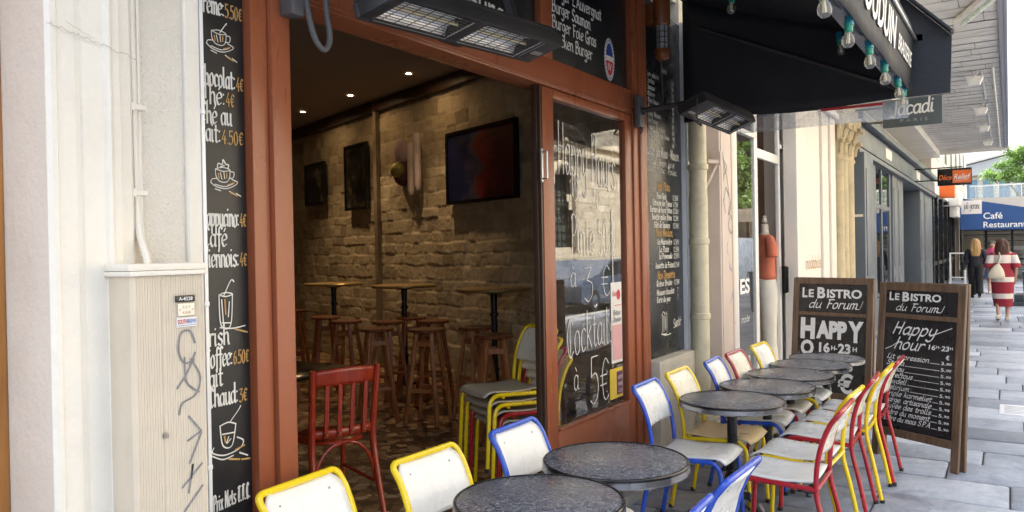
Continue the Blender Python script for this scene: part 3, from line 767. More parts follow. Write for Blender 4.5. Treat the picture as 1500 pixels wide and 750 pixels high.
for i in range(3): s2.write(mb, ("carte", "resto", "ici")[i], .008, .105-i*.045, .03, 1.0, .6, width=.066)
obj('sticker_text', mb, M['sticker'], gd)
# masonry right of the door
mb = MB(); mb.box(5.306, 6.065, 2.14, 2.4, .10, .775, .012); mb.box(5.0, 5.30, 2.19, 2.4, 0, .098, .01); obj('base_block', mb, M['stone_block'], bis)
mb = MB(); mb.box(3.80, 6.20, 1.99, 2.185, 0, .075, .02); mb.box(1.60, 3.799, 2.16, 2.42, 0, .097, .012); obj('doorstep', mb, M['concrete'], bis)
mb = MB(); mb.box(6.068, 6.185, 2.20, 2.4, .08, 3.42, .006); mb.box(6.085, 6.10, 2.19, 2.1995, .08, 3.42, .002); mb.box(6.14, 6.15, 2.192, 2.1995, .08, 3.42, .002)
for z in (1.0, 1.6, 2.25): mb.box(6.105, 6.135, 2.19, 2.1995, z, z+.05, .003)
obj('metal_profile', mb, M['alu_white'], bis)
mb = MB(); mb.box(6.186, 6.63, 2.28, 2.6, 0, 4.2); mb.box(6.19, 6.55, 2.02, 2.2799, 0, .16, .03); mb.box(6.2, 6.5, 2.06, 2.2799, .161, .25, .03); obj('wall', mb, M['stone_block'], bis)
mb = MB(); mb.box(.0, 6.63, 2.37, 2.8, 3.62, 3.9); mb.box(1.057, 6.63, 2.37, 13, 4.201, 11.5); mb.box(1.557, 6.63, 2.30, 2.369, 3.622, 4.199); obj('upper_wall', mb, M['pale_wall'], bis)  # unseen upper storeys, made a deep mass to block the sun
# interior
mb = MB(); mb.prism([(1.56, 2.425), (6.05, 2.425), (6.05, 2.9), (10.5, 13), (1.56, 13)], lambda u, v, d: (u, v, d), -.02, .10); obj('tiled_floor', mb, M['mosaic'], bis)
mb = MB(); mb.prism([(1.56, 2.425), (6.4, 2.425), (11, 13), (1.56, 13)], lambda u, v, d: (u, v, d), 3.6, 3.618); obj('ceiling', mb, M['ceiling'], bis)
mb = MB(); mb.box(1.56, 1.80, 2.605, 13, .101, 3.599); mb.box(1.57, 11, 13, 13.2, .0, 3.7); obj('side_wall', mb, M['bounce_wall'], bis)
WT = R(69.5)
def wpt(t, z, d=0.0):   # along the stone wall, d out into the room
    return V3((5.97+t*math.cos(WT)-d*math.sin(WT), 2.25+t*math.sin(WT)+d*math.cos(WT), z))
def rubble():
    bm = bmesh.new(); lay = bm.verts.layers.float.new('tone')
    rnd = random.Random(11)
    courses = []; z = .1
    while z < 3.62:
        h = rnd.uniform(.12, .18); j = []; t = rnd.uniform(-.3, 0)
        while t < 12:
            j.append((t, rnd.uniform(-.012, .02), rnd.gauss(0, .09))); t += rnd.uniform(.14, .32)
        courses.append((z, h, j)); z += h
    nu, nv = 760, 250
    T0, T1 = .10, 11.0
    rows = []
    import bisect
    for i in range(nu+1):
        t = T0+(T1-T0)*i/nu; col = []
        for k in range(nv+1):
            z = .1+3.5*k/nv
            wz = z+.018*noise.noise((t*3, z*3, 2)); wt = t+.03*noise.noise((t*3, z*3, 7))
            c = None
            for cc in courses:
                if cc[0] <= wz < cc[0]+cc[1]: c = cc; break
            if c is None: c = courses[-1] if wz > 1 else courses[0]
            ts = [q[0] for q in c[2]]; q = max(0, bisect.bisect(ts, wt)-1)
            t0_, dd, tn = c[2][q]; t1_ = ts[q+1] if q+1 < len(ts) else t0_+.4
            e = min(wt-t0_, t1_-wt, wz-c[0], c[0]+c[1]-wz)
            j = max(0, min(1, e/.014))
            d = dd*.45+.006*j+.003*noise.noise((t*6, z*6, 1))+.004*noise.noise((t*15, z*15, 4))+.004*noise.noise((t*44, z*22, 9))
            v = bm.verts.new(wpt(t, z, d)); v[lay] = tn*1.2+.10*(1-j)-.05
            col.append(v)
        rows.append(col)
    for i in range(nu):
        for k in range(nv):
            bm.faces.new((rows[i][k], rows[i+1][k], rows[i+1][k+1], rows[i][k+1]))
    h = MB(); h.bm.free(); h.bm = bm
    obj('stone_wall', h, M['rubble'], bis, sharp=80)
rubble()
mb = MB(); mb.bar(wpt(5.05, .1, .06), wpt(5.05, 3.599, .06), .05, .07, (1, 0, 0)); obj('wall_corner_strip', mb, mat('corner_strip_paint', (.27, .22, .15), .7, var=.3), bis)  # strip added to stand in for the pilaster corner of the stone wall
mb = MB(); mb.bar(wpt(.2, 3.52, .05), wpt(10.5, 3.52, .05), .10, .13); obj('cornice_beam', mb, M['floor_edge'], bis)

mb = MB(); s2 = Sheet((1.057, 2.097, 0), (1, 0, 0), (0, 0, 1), .0005); s2.o.y = 2.0955
zz = 2.215
s2.strip(mb, [(.002+.004*i, zz-.004*i*.2+random.uniform(-.004, .004)) for i in range(62)], .0022)
s2.strip(mb, [(.05+.004*i, zz+.012-.0016*i+random.uniform(-.003, .003)) for i in range(20)], .0015)
obj('plaster_crack', mb, mat('crack_grey', (.50, .46, .39), .8), bis)
# honey wood door of the next house, seen at the edge
nd = thing('wooden_door', 'varnished honey brown wooden door beside the cream pier', 'door', (.6, 2.36, 0))
mb = MB(); mb.box(.2, 1.056, 2.335, 2.39, 0, 3.2, .004); obj('door_leaf', mb, M['orange_wood'], nd)
mb = MB(); mb.box(.2, 1.056, 2.3351, 2.3352, 0, .01); mb.box(.25, .85, 2.32, 2.3345, .2, 1.2, .01); mb.box(.25, .85, 2.32, 2.3345, 1.4, 2.8, .01); obj('raised_panel', mb, M['orange_wood'], nd)

# ------------------------------------------------------------------ utility box on the pier
ub = thing('utility_box', 'tall ribbed cream metal meter box with sheet metal cap, number plate and grey graffiti', 'utility box', (1.325, 2.05, 0))
mb = MB()
pl = [(1.214, 2.105), (1.214, 2.006)]
n = 26; x0, x1 = 1.224, 1.428
pl.append((1.220, 2.0))
for i in range(n):
    xa = x0+(x1-x0)*i/n; st = (x1-x0)/n
    if abs(i-10) < 1: pl += [(xa, 2.0), (xa+st*.5, 2.0035)]; continue
    pl += [(xa, 2.0), (xa+st*.45, 1.9988), (xa+st*.58, 2.0014), (xa+st*.88, 2.0014)]
pl += [(1.43, 2.0), (1.438, 2.004), (1.438, 2.105)]
mb.prism(pl, lambda u, v, d: (u, v, d), 0, 1.548); obj('cabinet', mb, M['cream_box'], ub, sharp=30)
mb = MB(); mb.box(1.2025, 1.446, 1.986, 2.13, 1.5485, 1.562, .003); mb.box(1.2025, 1.446, 1.99, 2.13, 1.5625, 1.582, .006); obj('cap', mb, M['pier'], ub)
mb = MB(); mb.box(1.343, 1.406, 1.9935, 1.997, 1.470, 1.489, .002); pk = obj('number_plate', mb, M['black_gloss'], ub)
s2 = Sheet((1.343, 1.9935, 1.470), (1, 0, 0), (0, 0, 1), .001); mb = MB(); s2.type(mb, "A-4328", .0315, .0045, .0105, .015, align='c', width=.044); obj('lettering', mb, M['white_paint'], pk)
mb = MB(); mb.box(1.351, 1.404, 1.9945, 1.9975, 1.430, 1.466, .002); pk = obj('maker_plate', mb, M['lam_cream'], ub)
s2 = Sheet((1.351, 1.9945, 1.430), (1, 0, 0), (0, 0, 1), .001); mb = MB(); s2.type(mb, "E D F", .0265, .0215, .008, .0, align='c'); s2.type(mb, "K-E-B", .0265, .006, .008, .0, align='c'); s2.ellipse(mb, .006, .018, .0022, .0022); s2.ellipse(mb, .047, .018, .0022, .0022); obj('lettering', mb, M['gold'], pk)
mb = MB(); mb.box(1.346, 1.411, 1.9955, 1.9978, 1.398, 1.426); pk = obj('sticker', mb, M['sticker'], ub)
s2 = Sheet((1.346, 1.9955, 1.398), (1, 0, 0), (0, 0, 1), .001); mb = MB(); s2.type(mb, "SOUTH", .003, .010, .0125, .02, width=.031); obj('lettering', mb, M['sticker_red'], pk)
mb = MB(); s2.type(mb, "BREWS", .035, .010, .0125, .02, width=.028); s2.strip(mb, [(.003, .005), (.062, .005)], .0015); obj('lettering', mb, mat('print_blue', (.12, .25, .55), .5), pk)
mb = MB(); mb.tube([(1.305, 2.0, 1.10), (1.305, 1.992, 1.10)], .008, 12); mb.tube([(1.305, 1.992, 1.10), (1.305, 1.9895, 1.10)], .004, 6); obj('lock', mb, M['screw'], ub)
mb = MB(); s2 = Sheet((1.33, 1.9985, .75), (1, 0, 0), (0, 0, 1), .0015)
for st in ([(.075, .60), (.06, .635), (.03, .63), (.022, .58), (.04, .545), (.07, .55)], [(.075, .57), (.05, .52), (.015, .475)], [(.04, .56), (.045, .49), (.085, .455)], [(.06, .555), (.09, .50), (.075, .45), (.03, .43), (.02, .40)], [(.05, .39), (.09, .34)], [(.09, .34), (.045, .32)], [(.09, .335), (.05, .255)],
           [(.025, .19), (.09, .245)], [(.055, .21), (.06, .25), (.045, .17)], [(.03, .12), (.09, .18)], [(.04, .07), (.075, .10), (.06, .05), (.09, .03)]):
    s2.strip(mb, crom(st, 5), .0055)
obj('graffiti', mb, M['graf'], ub)

# cable conduit above the box
cd = thing('cable_conduit', 'white painted cable conduit clipped to the pier above the meter box', 'conduit', (1.345, 2.15, 1.58))
mb = MB(); mb.tube(crom([(1.322, 2.148, 4.1), (1.323, 2.148, 3.0), (1.324, 2.148, 2.2), (1.327, 2.146, 1.78), (1.322, 2.13, 1.68), (1.312, 2.08, 1.60), (1.312, 2.075, 1.58)], 6), .010, 8); obj('pipe', mb, M['pier'], cd)
mb = MB(); mb.tube([(1.343, 2.152, 4.1), (1.343, 2.152, 1.72), (1.335, 2.13, 1.6)], .007, 8); obj('cable', mb, M['pier'], cd)
for z in (2.62, 2.03, 1.78):
    mb = MB(); mb.box(1.306, 1.356, 2.132, 2.164, z, z+.016, .003); mb.box(1.306, 1.316, 2.128, 2.1315, z-.004, z+.02, .001); obj('clip', mb, M['pier'], cd)

# ------------------------------------------------------------------ painted menu panels
CUP = dict(
 saucer=[[(-.9, .12), (-.5, -.12), (.2, -.2), (.85, .05), (1.0, .25), (.6, .38)], [(-.9, .12), (-.8, .32), (-.5, .38)], [(-.6, .02), (.1, -.08), (.7, .12)]],
 cup=[[(-.55, .95), (-.5, .5), (-.25, .22), (.2, .2), (.45, .45), (.5, .95)], [(-.55, .95), (0, 1.08), (.5, .95), (0, .84), (-.55, .95)], [(.5, .85), (.78, .82), (.72, .5), (.42, .45)], [(-.2, .75), (-.1, .35)], [(.05, .8), (.1, .4)]],
 dash=[[(.4, -.35), (.8, -.5)], [(.9, -.45), (1.25, -.62)], [(-.6, -.25), (-.2, -.35)]])
mp = thing('menu_board', 'tall black painted drinks panel with Chocolat, Thé and Irish Coffee prices, beside the meter box', 'menu board', (1.7, 2.25, 0), group=None)
mb = MB(); mb.box(1.557, 1.7995, 2.252, 2.29, .02, 3.42, .002); obj('panel', mb, M['black_panel'], mp)
sh = Sheet((1.60, 2.252, 0), (1, 0, 0), (0, 0, 1)); W_, Gd = MB(), MB()
def zl(py, px=330):   # heights on the panel, worked out once from the perspective (metres)
    return 1.6-(py-374.6)*2.62/1140.0
def line(t, py, pr=None, w_=.125, h=.066, x=.012):
    x += .006; w_ *= 1.14
    z = zl(py); sh.write(W_, t, x, z, h, .95, .28, 40, width=w_)
    if pr: sh.write(Gd, pr, x+w_+.003, z, h*.70, .9, .3, 40, width=max(.026, min(.192-x-w_, .018*len(pr))))
line("Crème:", 20, "5.50€", .09)
line("Chocolat:", 126, "4€", .125); line("Thé:", 152, "4€", .08, x=.02); line("Thé au", 181, None, .11); line("lait:", 208, "4.50€", .062, x=.02)
line("Cappucino:", 331, "4€", .128); line("Café", 361, None, .085); line("Viennois:", 391, "4€", .125)
line("Irish", 506, None, .085); line("Coffee:", 537, "6.50€", .095, x=.012); line("lait", 566, None, .06, x=.012); line("Chaud:", 595, "3€", .105, x=.02)
sh.write(W_, "Prix Nets T.T.C.", .038, zl(748), .055, .9, .3, 40, width=.15, rise=.08)
def cup(py, s, x=.085, top=False):
    z = zl(py)
    for k in ('saucer', 'cup', 'dash'): sh.draw(W_, x, z, s, CUP[k], .0035, .002)
    sh.draw(Gd, x, z, s, [[(-.35, .7), (-.3, .4)], [(.25, .75), (.25, .45)], [(.3, .02), (.8, .2)], [(.5, -.42), (1.0, -.6)]], .005, .003)
    if top: sh.draw(W_, x, z, s, [[(-.4, 1.05), (-.35, 1.3), (-.05, 1.25), (0, 1.55), (.2, 1.3), (.4, 1.25), (.35, 1.05)], [(-.2, 1.1), (.1, 1.2)]], .005, .003)
    else: sh.draw(W_, x, z, s, [[(.05, .95), (.45, 1.5), (.55, 1.62), (.5, 1.5)]], .005, .003)
cup(68, .056, .10); cup(270, .056, .105, top=True)
z = zl(480)
sh.draw(W_, .105, z, .085, [[(-.32, 1.3), (-.25, .1), (.2, .05), (.32, 1.3)], [(-.32, 1.3), (0, 1.38), (.32, 1.3), (0, 1.22), (-.32, 1.3)], [(-.1, 1.25), (.25, 1.85), (.4, 1.8)], [(-.3, .0), (.3, -.08), (.9, -.02)], [(-.2, 1.1), (-.14, .2)], [(.16, 1.0), (.1, .4)], [(-.2, .18), (.2, .15)]], .005, .003)
sh.draw(Gd, .105, z, .085, [[(-.05, 1.1), (-.02, .5)], [(.4, -.12), (1.0, -.3)]], .006, .004)
z = zl(665)
sh.draw(W_, .105, z, .085, [[(-.4, 1.1), (-.28, .3), (.15, .22), (.35, 1.05)], [(-.4, 1.1), (0, 1.18), (.35, 1.05)], [(-.3, .75), (.28, .72)], [(.05, 1.15), (.5, 1.6), (.6, 1.75)], [(-.7, .3), (-.75, .1), (-.2, -.1), (.5, .02), (.7, .3), (.4, .5)], [(-.8, .0), (-.3, -.25), (.2, -.2)], [(.5, -.15), (.9, -.35)], [(0, .6), (-.1, .35), (.1, .5)]], .005, .003)
sh.draw(Gd, .105, z, .085, [[(-.2, .65), (-.15, .4)], [(0, -.3), (.5, -.42)], [(.6, -.45), (1.0, -.5)], [(.3, .0), (.75, .1)]], .007, .004)
pan = mp.children[0]
obj('lettering', W_, M['chalk'], pan); obj('lettering', Gd, M['gold'], pan)

mr = thing('menu_board', 'tall charcoal food menu panel with cream and gold script, under the awning beside the downpipe', 'menu board', (5.68, 2.25, .776))
mb = MB(); mb.box(5.3065, 6.0665, 2.235, 2.30, .776, 3.40, .002); pan = obj('panel', mb, M['slate_panel'], mr)
sh = Sheet((5.3065, 2.235, .776), (1, 0, 0), (0, 0, 1)); W_, Gd, C_ = MB(), MB(), MB()
rows = ["Les salades", "Jambon", "Saumon", "Chèvre", "Thon Sauce", "Terrine", "Soup. Maison", "Oeuf mayo", "Salade de bufala", "Bol. poulet roti Nems", "Bol. à Noix"]
for i, t in enumerate(rows):
    z = 2.10-i*.049
    sh.write(C_, t, .08, z, .036, 1.2, .55, 40, width=.02+.019*len(t))
    sh.write(C_, "9€" if i % 2 else "8€", .56, z, .036, 1.2, .55, 40, width=.05)
sh.write(C_, "Menu", .34, 2.17, .045, 1.1, .5, width=.13)
sh.write(C_, "Burger par Nous - Maison", .02, 1.515, .075, 1.15, .45, width=.68)
sh.write(C_, "Fromage   Bacon  Jus et", .02, 1.45, .045, 1.1, .5, width=.58); sh.write(C_, "Boudin blanc   Poulet", .02, 1.395, .045, 1.1, .5, width=.62)
def item(t, z, x, w_, pr=True):
    sh.write(W_, t, x, z, .042, 1.5, .5, 40, width=w_)
    if pr: sh.write(W_, "12.50€", .55, z, .038, 1.3, .5, 40, width=.12)
    else: sh.write(W_, ": 7", .58, z, .038, 1.3, .5, 40, width=.06)
sh.write(Gd, "Nos Plats,", .24, 1.265, .06, 1.5, .5, width=.26)
item("Pavé Rôti :", 1.197, .22, .22); item("Entrecôte des Plaines", 1.145, .14, .39); item("Tartare de boeuf frites", 1.093, .09, .44); item("Bavette grillée frites", 1.038, .12, .40); item("Filet de Saumon", .978, .16, .32)
sh.write(Gd, "Nos Moules,", .20, .912, .06, 1.5, .5, width=.34)
item("La Marinière", .85, .22, .30); item("La Plate", .792, .25, .20); item("La Provençale", .74, .25, .27); item("Assiette de Frites", .67, .17, .38)
sh.write(Gd, ".Nos Desserts.", .20, .588, .06, 1.5, .5, width=.38)
item("Crème Brulée", .533, .19, .32); item("Mousse chocolat", .466, .19, .36, False); item("Tarte du jour", .41, .19, .28, False)
sh.draw(W_, .34, .165, .1, [[(-.5, 1.55), (-.45, .1), (.0, .0), (.4, .1), (.45, 1.5)], [(-.5, 1.5), (-.2, 1.7), (.1, 1.5), (.45, 1.65)], [(-.25, 1.4), (-.2, .2)], [(.2, 1.3), (.15, .3)], [(-.7, .05), (.2, -.12), (1.2, -.1)], [(0, 1.4), (.05, .5)]], .008, .004)
sh.write(W_, "Santé", .52, .19, .07, 1.1, .4, 40, width=.17, rise=.1)
obj('lettering', W_, M['chalk'], pan); obj('lettering', C_, M['chalk_thin'], pan); obj('lettering', Gd, M['gold'], pan)
# ================================================================== awning
aw = thing('awning', 'black fabric awning with white serif lettering on its sloped front, hung over the café tables', 'awning', (4.0, 2.2, 2.6))
XA0, XA1 = 1.3, 6.03
def vy(x): return .562+(5.87-x)*.016            # the front runs a touch askew to the wall
mb = MB()
mb.grid(lambda u, v: (XA0+(XA1-XA0)*u, 2.19*(1-v)+(vy(XA0+(XA1-XA0)*u)-.012)*v, 3.58*(1-v)+3.035*v-.03*math.sin(math.pi*v)*(.6+.4*math.sin(u*14))), 40, 8)
roof = obj('canopy_cloth', mb, M['awning'], aw)
sm = roof.modifiers.new('thick', 'SOLIDIFY'); sm.thickness = .006
mb = MB()
mb.grid(lambda u, v: (XA1+.012*math.sin(v*9)*u, 2.19*(1-u)+vy(XA1)*u, (2.60+.012*math.sin(u*8))*(1-v)+(3.58*(1-u)+3.04*u)*v), 16, 8)
sc_ = obj('side_curtain', mb, M['awning'], aw); sc_.modifiers.new('thick', 'SOLIDIFY').thickness = .005
mb = MB(); mb.prism([(vy(XA1)+.03, 2.615), (.325, 2.615), (.312, 3.0), (.62, 3.33), (vy(XA1)+.10, 3.12)], lambda u, v, d: (d, u, v), XA1+.02, XA1+.028); obj('side_flap', mb, M['awning_front'], aw)
mb = MB(); mb.prism([(.312, 3.004), (.62, 3.334), (.75, 3.30), (.75, 3.32), (.62, 3.352), (.30, 3.012)], lambda u, v, d: (d, u, v), XA1-.10, XA1+.03); obj('flap_hem', mb, M['awning_front'], aw)
def valpt(x, s, d=0.0):      # s: 0 bottom .. 1 top
    y = vy(x)
    return V3((x, y+.012-.032*s-d, 2.65+.42*s+.006*math.sin(x*7)*(1-s)))
mb = MB(); mb.grid(lambda u, v: valpt(XA0+(XA1-XA0)*u, v), 60, 6); val = obj('valance', mb, M['awning_front'], aw); val.modifiers.new('thick', 'SOLIDIFY').thickness = .004
mb = MB(); mb.tube([valpt(XA0, .85, .014), valpt(XA1+.02, .85, .014)], .011, 10); mb.box(XA1+.02, XA1+.035, vy(XA1)-.075, vy(XA1)-.03, 2.99, 3.04, .003); obj('front_rod', mb, M['alu'], aw)
mb = MB(); mb.bar((XA0, vy(XA0)+.065, 2.69), (XA1-.02, vy(XA1)+.065, 2.69), .07, .035, bev=.006); obj('front_bar', mb, mat('bar_grey', (.16, .165, .19), .5), aw)
mb = MB(); mb.tube([(XA1-.05, vy(XA1)+.05, 2.66), (XA1-.05, 2.1, 3.35)], .018, 10); obj('folding_arm', mb, M['dark_metal'], aw); mb = MB(); mb.tube([(3.4, vy(3.4)+.05, 2.66), (3.4, 2.1, 3.38)], .018, 10); obj('folding_arm', mb, M['dark_metal'], aw)
rt = (valpt(6, 0)-valpt(2, 0)).normalized(); upv = (valpt(4, 1)-valpt(4, 0)).normalized()
sh = Sheet(valpt(1.5, 0, .006), rt, upv, .006); mb = MB()
def serif(t, x, y, h, width):
    Wd = sh.type(mb, t, x, y, h, .022, width=width)
serif("AU BON BOUDUIN", 1.35, .135, .19, 2.32)
sh.type(mb, "BRASSERIE", 3.80, .16, .10, .015, width=.62)
obj('lettering', mb, M['white_paint'], aw)
mb = MB(); mb.box(XA1-.002, XA1+.004, vy(XA1)+.02, 1.75, 2.47, 2.598); obj('rain_strip', mb, M['plastic'], aw)
mb = MB(); mb.box(XA1-.006, XA1-.003, vy(XA1)+.18, 1.15, 2.575, 2.594); obj('hem_ribbon', mb, M['sticker_red'], aw)
# festoon bulbs
def bulb_proto():
    b = bpy.data.objects.new('bulb', None); COL.objects.link(b); b.empty_display_size = .03
    return b
fl = thing('festoon_lights', 'string of clear globe bulbs in teal sockets hung along the awning front', 'string lights', (4.0, vy(4.0)+.06, 2.62))
bx = [2.35, 2.86, 3.38, 3.97, 4.50, 5.02, 5.55, 5.93]
mb = MB(); pts = []
for i, x in enumerate(bx):
    pts.append((x, vy(x)+.035, 2.69))
    if i < len(bx)-1: xm = (x+bx[i+1])/2; pts.append((xm, vy(xm)+.045, 2.665))
mb.tube(crom(pts, 5), .006, 6); obj('cord', mb, M['wire'], fl)
SOC = [(.0, .0), (.020, .0), (.023, -.01), (.023, -.052), (.026, -.055), (.026, -.062), (.022, -.066), (.022, -.095), (.018, -.10), (0, -.10)]
GLB = [(.016, -.10), (.018, -.108), (.029, -.122), (.034, -.142), (.031, -.162), (.018, -.176), (0, -.181)]
protoS = protoG = protoF = None
def bulb(x, y, z, root, tilt=0):
    global protoS, protoG, protoF
    if protoS is None:
        h = MB(); h.lathe(SOC, n=16); o = obj('socket', h, M['socket']); protoS = o.data
        h = MB(); h.lathe(GLB, n=18); g = obj('globe', h, M['bulb_glass']); protoG = g.data
        h = MB()
        for k in range(5):
            a = 2*math.pi*k/5; h.tube([(.004*math.cos(a), .004*math.sin(a), -.10), (.009*math.cos(a), .009*math.sin(a), -.155)], .0024, 5)
        f = obj('filament', h, M['filament']); protoF = f.data
        for q in (o, g, f): bpy.data.objects.remove(q)
    s = bpy.data.objects.new('bulb_socket', protoS); COL.objects.link(s); s.parent = root
    s.scale = (.88, .88, .92); s.location = V3((x, y, z))-V3(root.location); s.rotation_euler = (tilt, tilt*.5, 0)
    for nm, d in (('globe', protoG), ('filament', protoF)):
        c = bpy.data.objects.new(nm, d); COL.objects.link(c); c.parent = s
for i, x in enumerate(bx): bulb(x, vy(x)+.032, 2.692, fl, random.uniform(-.12, .12))
f2 = thing('festoon_lights', 'short string of bulbs in teal sockets hung under the dark awning roof', 'string lights', (5.2, 1.5, 3.27))
mb = MB(); mb.tube(crom([(4.6, 1.55, 3.31), (5.08, 1.5, 3.27), (5.7, 1.45, 3.26), (6.0, 1.4, 3.27)], 5), .005, 6); obj('cord', mb, M['wire'], f2)
bulb(5.08, 1.5, 3.28, f2, .1); bulb(5.9, 1.0, 3.10, f2, -.1)

# ================================================================== heaters
def heater(root, A, ex, ey, L, W, D, nl, lens):
    """A corner of the lit face, ex along, ey across (unit), outward normal n = face direction"""
    ex, ey = V3(ex).normalized(), V3(ey).normalized(); n = ex.cross(ey).normalized()
    if n.z > 0: n = -n
    P = lambda u, v, d: V3(A)+ex*u+ey*v+n*d
    def bx(mb, u0, u1, v0, v1, d0, d1, bev=0):
        h = MB(); h.box(u0, u1, v0, v1, d0, d1, bev)
        m = {}
        for v in h.bm.verts: m[v] = mb.bm.verts.new(P(*v.co))
        for f in h.bm.faces: mb.bm.faces.new([m[v] for v in f.verts])
        h.bm.free()
    mb = MB()
    bx(mb, 0, L, 0, .022, -D, 0, .004); bx(mb, 0, L, W-.022, W, -D, 0, .004)
    cuts = [0]
    for (a, b) in lens: cuts += [a, b]
    cuts.append(L)
    for i in range(0, len(cuts), 2): bx(mb, cuts[i], cuts[i+1], .0221, W-.0221, -D, -.001, .003)
    bx(mb, .0, L, .004, W-.004, -D-.028, -D-.001, .012)
    body = obj('housing', mb, M['dark_metal'], root)
    for (a, b) in lens:
        mb = MB(); h = 14
        def pf(u, v):
            s = -1+2*v; return P(a+.004+(b-a-.008)*u, .024+(W-.048)*v, -.008-(D-.014)*(1-s*s)**.5*(.85+.15*math.cos(s*9)))
        mb.grid(pf, 2, 22); rf = obj('reflector', mb, M['silver'], root)
        mb = MB(); mb.tube([P(a+.01, W*.5, -D*.42), P(b-.01, W*.5, -D*.42)], .007, 8); obj('heating_tube', mb, M['filament'], rf)
        mb = MB()
        k = 9
        for i in range(k): v = .03+(W-.06)*i/(k-1); mb.tube([P(a, v, -.003), P(b, v, -.003)], .0016, 5)
        for i in range(6): u = a+(b-a)*(i+.5)/6; mb.tube([P(u, .022, -.0045), P(u, W-.022, -.0045)], .0016, 5)
        obj('grille', mb, M['wire'], rf)
        mb = MB()
        for i in range(9): v = .03+(W-.06)*i/9; bx(mb, b-.007, b-.001, v, v+(W-.06)/15, -.0008, .0012)
        bx(mb, a+.001, b-.001, .018, .0215, .0001, .002); bx(mb, b-.0045, b-.0005, .02, W-.02, -.0035, -.0012)
        obj('bezel', mb, M['alu'], rf)
    return P, bx
h1 = thing('patio_heater', 'wide black twin element heater with silver reflectors over the doorway', 'heater', (2.5, 2.0, 2.46))
ang = R(-8)
P, bx_ = heater(h1, (2.05, 1.955, 2.435), (math.cos(ang), math.sin(ang), .01), (-.12, -.86, .32) if False else (math.sin(ang)*-.9, -.93, .30), .97, .185, .06, 2, [(.06, .425), (.49, .845)])
mb = MB(); bx_(mb, .885, .945, .07, .095, .0, .0015); bx_(mb, .862, .866, .03, .16, 0, .001); obj('switch_plate', mb, M['alu'], h1)
for u_, x_ in ((.3, 2.35), (.8, 2.85)):
    mb = MB(); bx_(mb, u_, u_+.03, .07, .10, -.30, -.085); obj('bracket', mb, M['dark_metal'], h1)
    mb = MB(); mb.box(x_, x_+.15, 2.15, 2.198, 2.57, 2.66, .004); obj('wall_plate', mb, M['dark_metal'], h1)
# cable box left of the heater
cb = thing('junction_box', 'small grey junction box with a looped flex on the wooden frame', 'junction box', (1.945, 2.18, 2.45))
mb = MB(); mb.box(1.915, 1.975, 2.13, 2.194, 2.455, 2.60, .006); obj('box', mb, M['cable_grey'], cb)
mb = MB(); mb.tube(crom([(1.985, 2.15, 2.60), (1.99, 2.12, 2.44), (2.01, 2.11, 2.37), (2.05, 2.11, 2.35), (2.075, 2.11, 2.40), (2.07, 2.12, 2.52), (2.07, 2.13, 2.7)], 6), .011, 10); mb.tube([(1.985, 2.15, 2.60), (1.985, 2.15, 2.72)], .011, 10); obj('flex', mb, M['cable_grey'], cb)

h2 = thing('patio_heater', 'short black heater tilted on a wall arm above the food menu panel', 'heater', (5.04, 2.18, 2.5))
A_, B_, C_2 = V3((5.0, 1.85, 2.487)), V3((5.0, 1.66, 2.562)), V3((5.52, 1.69, 2.405))
P, bx_ = heater(h2, A_, C_2-A_, B_-A_, .58, .205, .055, 2, [(.13, .335), (.375, .56)])
mb = MB(); bx_(mb, .02, .09, .05, .07, 0, .0015); obj('switch_plate', mb, M['alu'], h2)
mb = MB(); mb.tube([P(.10, .10, -.13), P(.45, .10, -.13)], .014, 10); mb.bar(P(.10, .10, -.13), P(.10, .10, -.075), .03, .03); mb.bar(P(.45, .10, -.13), P(.45, .10, -.075), .03, .03); obj('carry_bar', mb, M['dark_metal'], h2)
mb = MB(); mb.tube([(5.06, 2.16, 2.555), tuple(P(.06, .10, -.07))], .019, 12); mb.tube([(5.06, 2.16, 2.555), (5.068, 2.12, 2.553)], .027, 12); obj('arm', mb, M['dark_metal'], h2)
mb = MB(); mb.box(5.02, 5.105, 2.14, 2.184, 2.44, 2.66, .006); mb.tube([(5.045, 2.15, 2.45), (5.03, 2.13, 2.41), (5.05, 2.15, 2.40)], .008, 8); obj('wall_plate', mb, M['cable_grey'], h2)
mb = MB(); mb.tube(crom([tuple(P(.0, .15, -.05)), (4.97, 1.72, 2.46), (5.0, 1.70, 2.40), tuple(P(.08, .0, -.04))], 6), .005, 6); obj('flex', mb, M['cable_grey'], h2)

lp = thing('wall_lamp', 'small caged bulkhead lamp with amber wooden ends beneath the awning', 'lamp', (5.5, 2.2, 3.0))
cx, cy = 5.40, 2.12
mb = MB(); mb.lathe([(0, 3.42), (.062, 3.42), (.062, 3.225), (.056, 3.215), (0, 3.215)], (cx, cy, 0), 20); obj('lamp_mount', mb, M['amber'], lp); mb = MB(); mb.lathe([(0, 2.965), (.03, 2.967), (.052, 2.985), (.060, 3.02), (.056, 3.045), (0, 3.045)], (cx, cy, 0), 20); obj('lamp_foot', mb, M['amber'], lp); mb = MB(); mb.box(cx-.03, cx+.03, cy+.05, 2.234, 3.24, 3.38, .005); obj('bracket', mb, M['amber'], lp)
mb = MB(); mb.lathe([(.043, 3.045), (.043, 3.215)], (cx, cy, 0), 20); obj('lamp_glass', mb, mat('frosted_glass', (.30, .31, .34), .25), lp)
mb = MB()
for k in range(8): a = k*math.pi/4; mb.tube([(cx+.048*math.cos(a), cy+.048*math.sin(a), 3.045), (cx+.048*math.cos(a), cy+.048*math.sin(a), 3.215)], .003, 5)
for z in (3.09, 3.13, 3.17): mb.tube([(cx+.048*math.cos(k*.3927), cy+.048*math.sin(k*.3927), z) for k in range(16)], .003, 5, closed=True)
obj('cage', mb, M['wire'], lp)
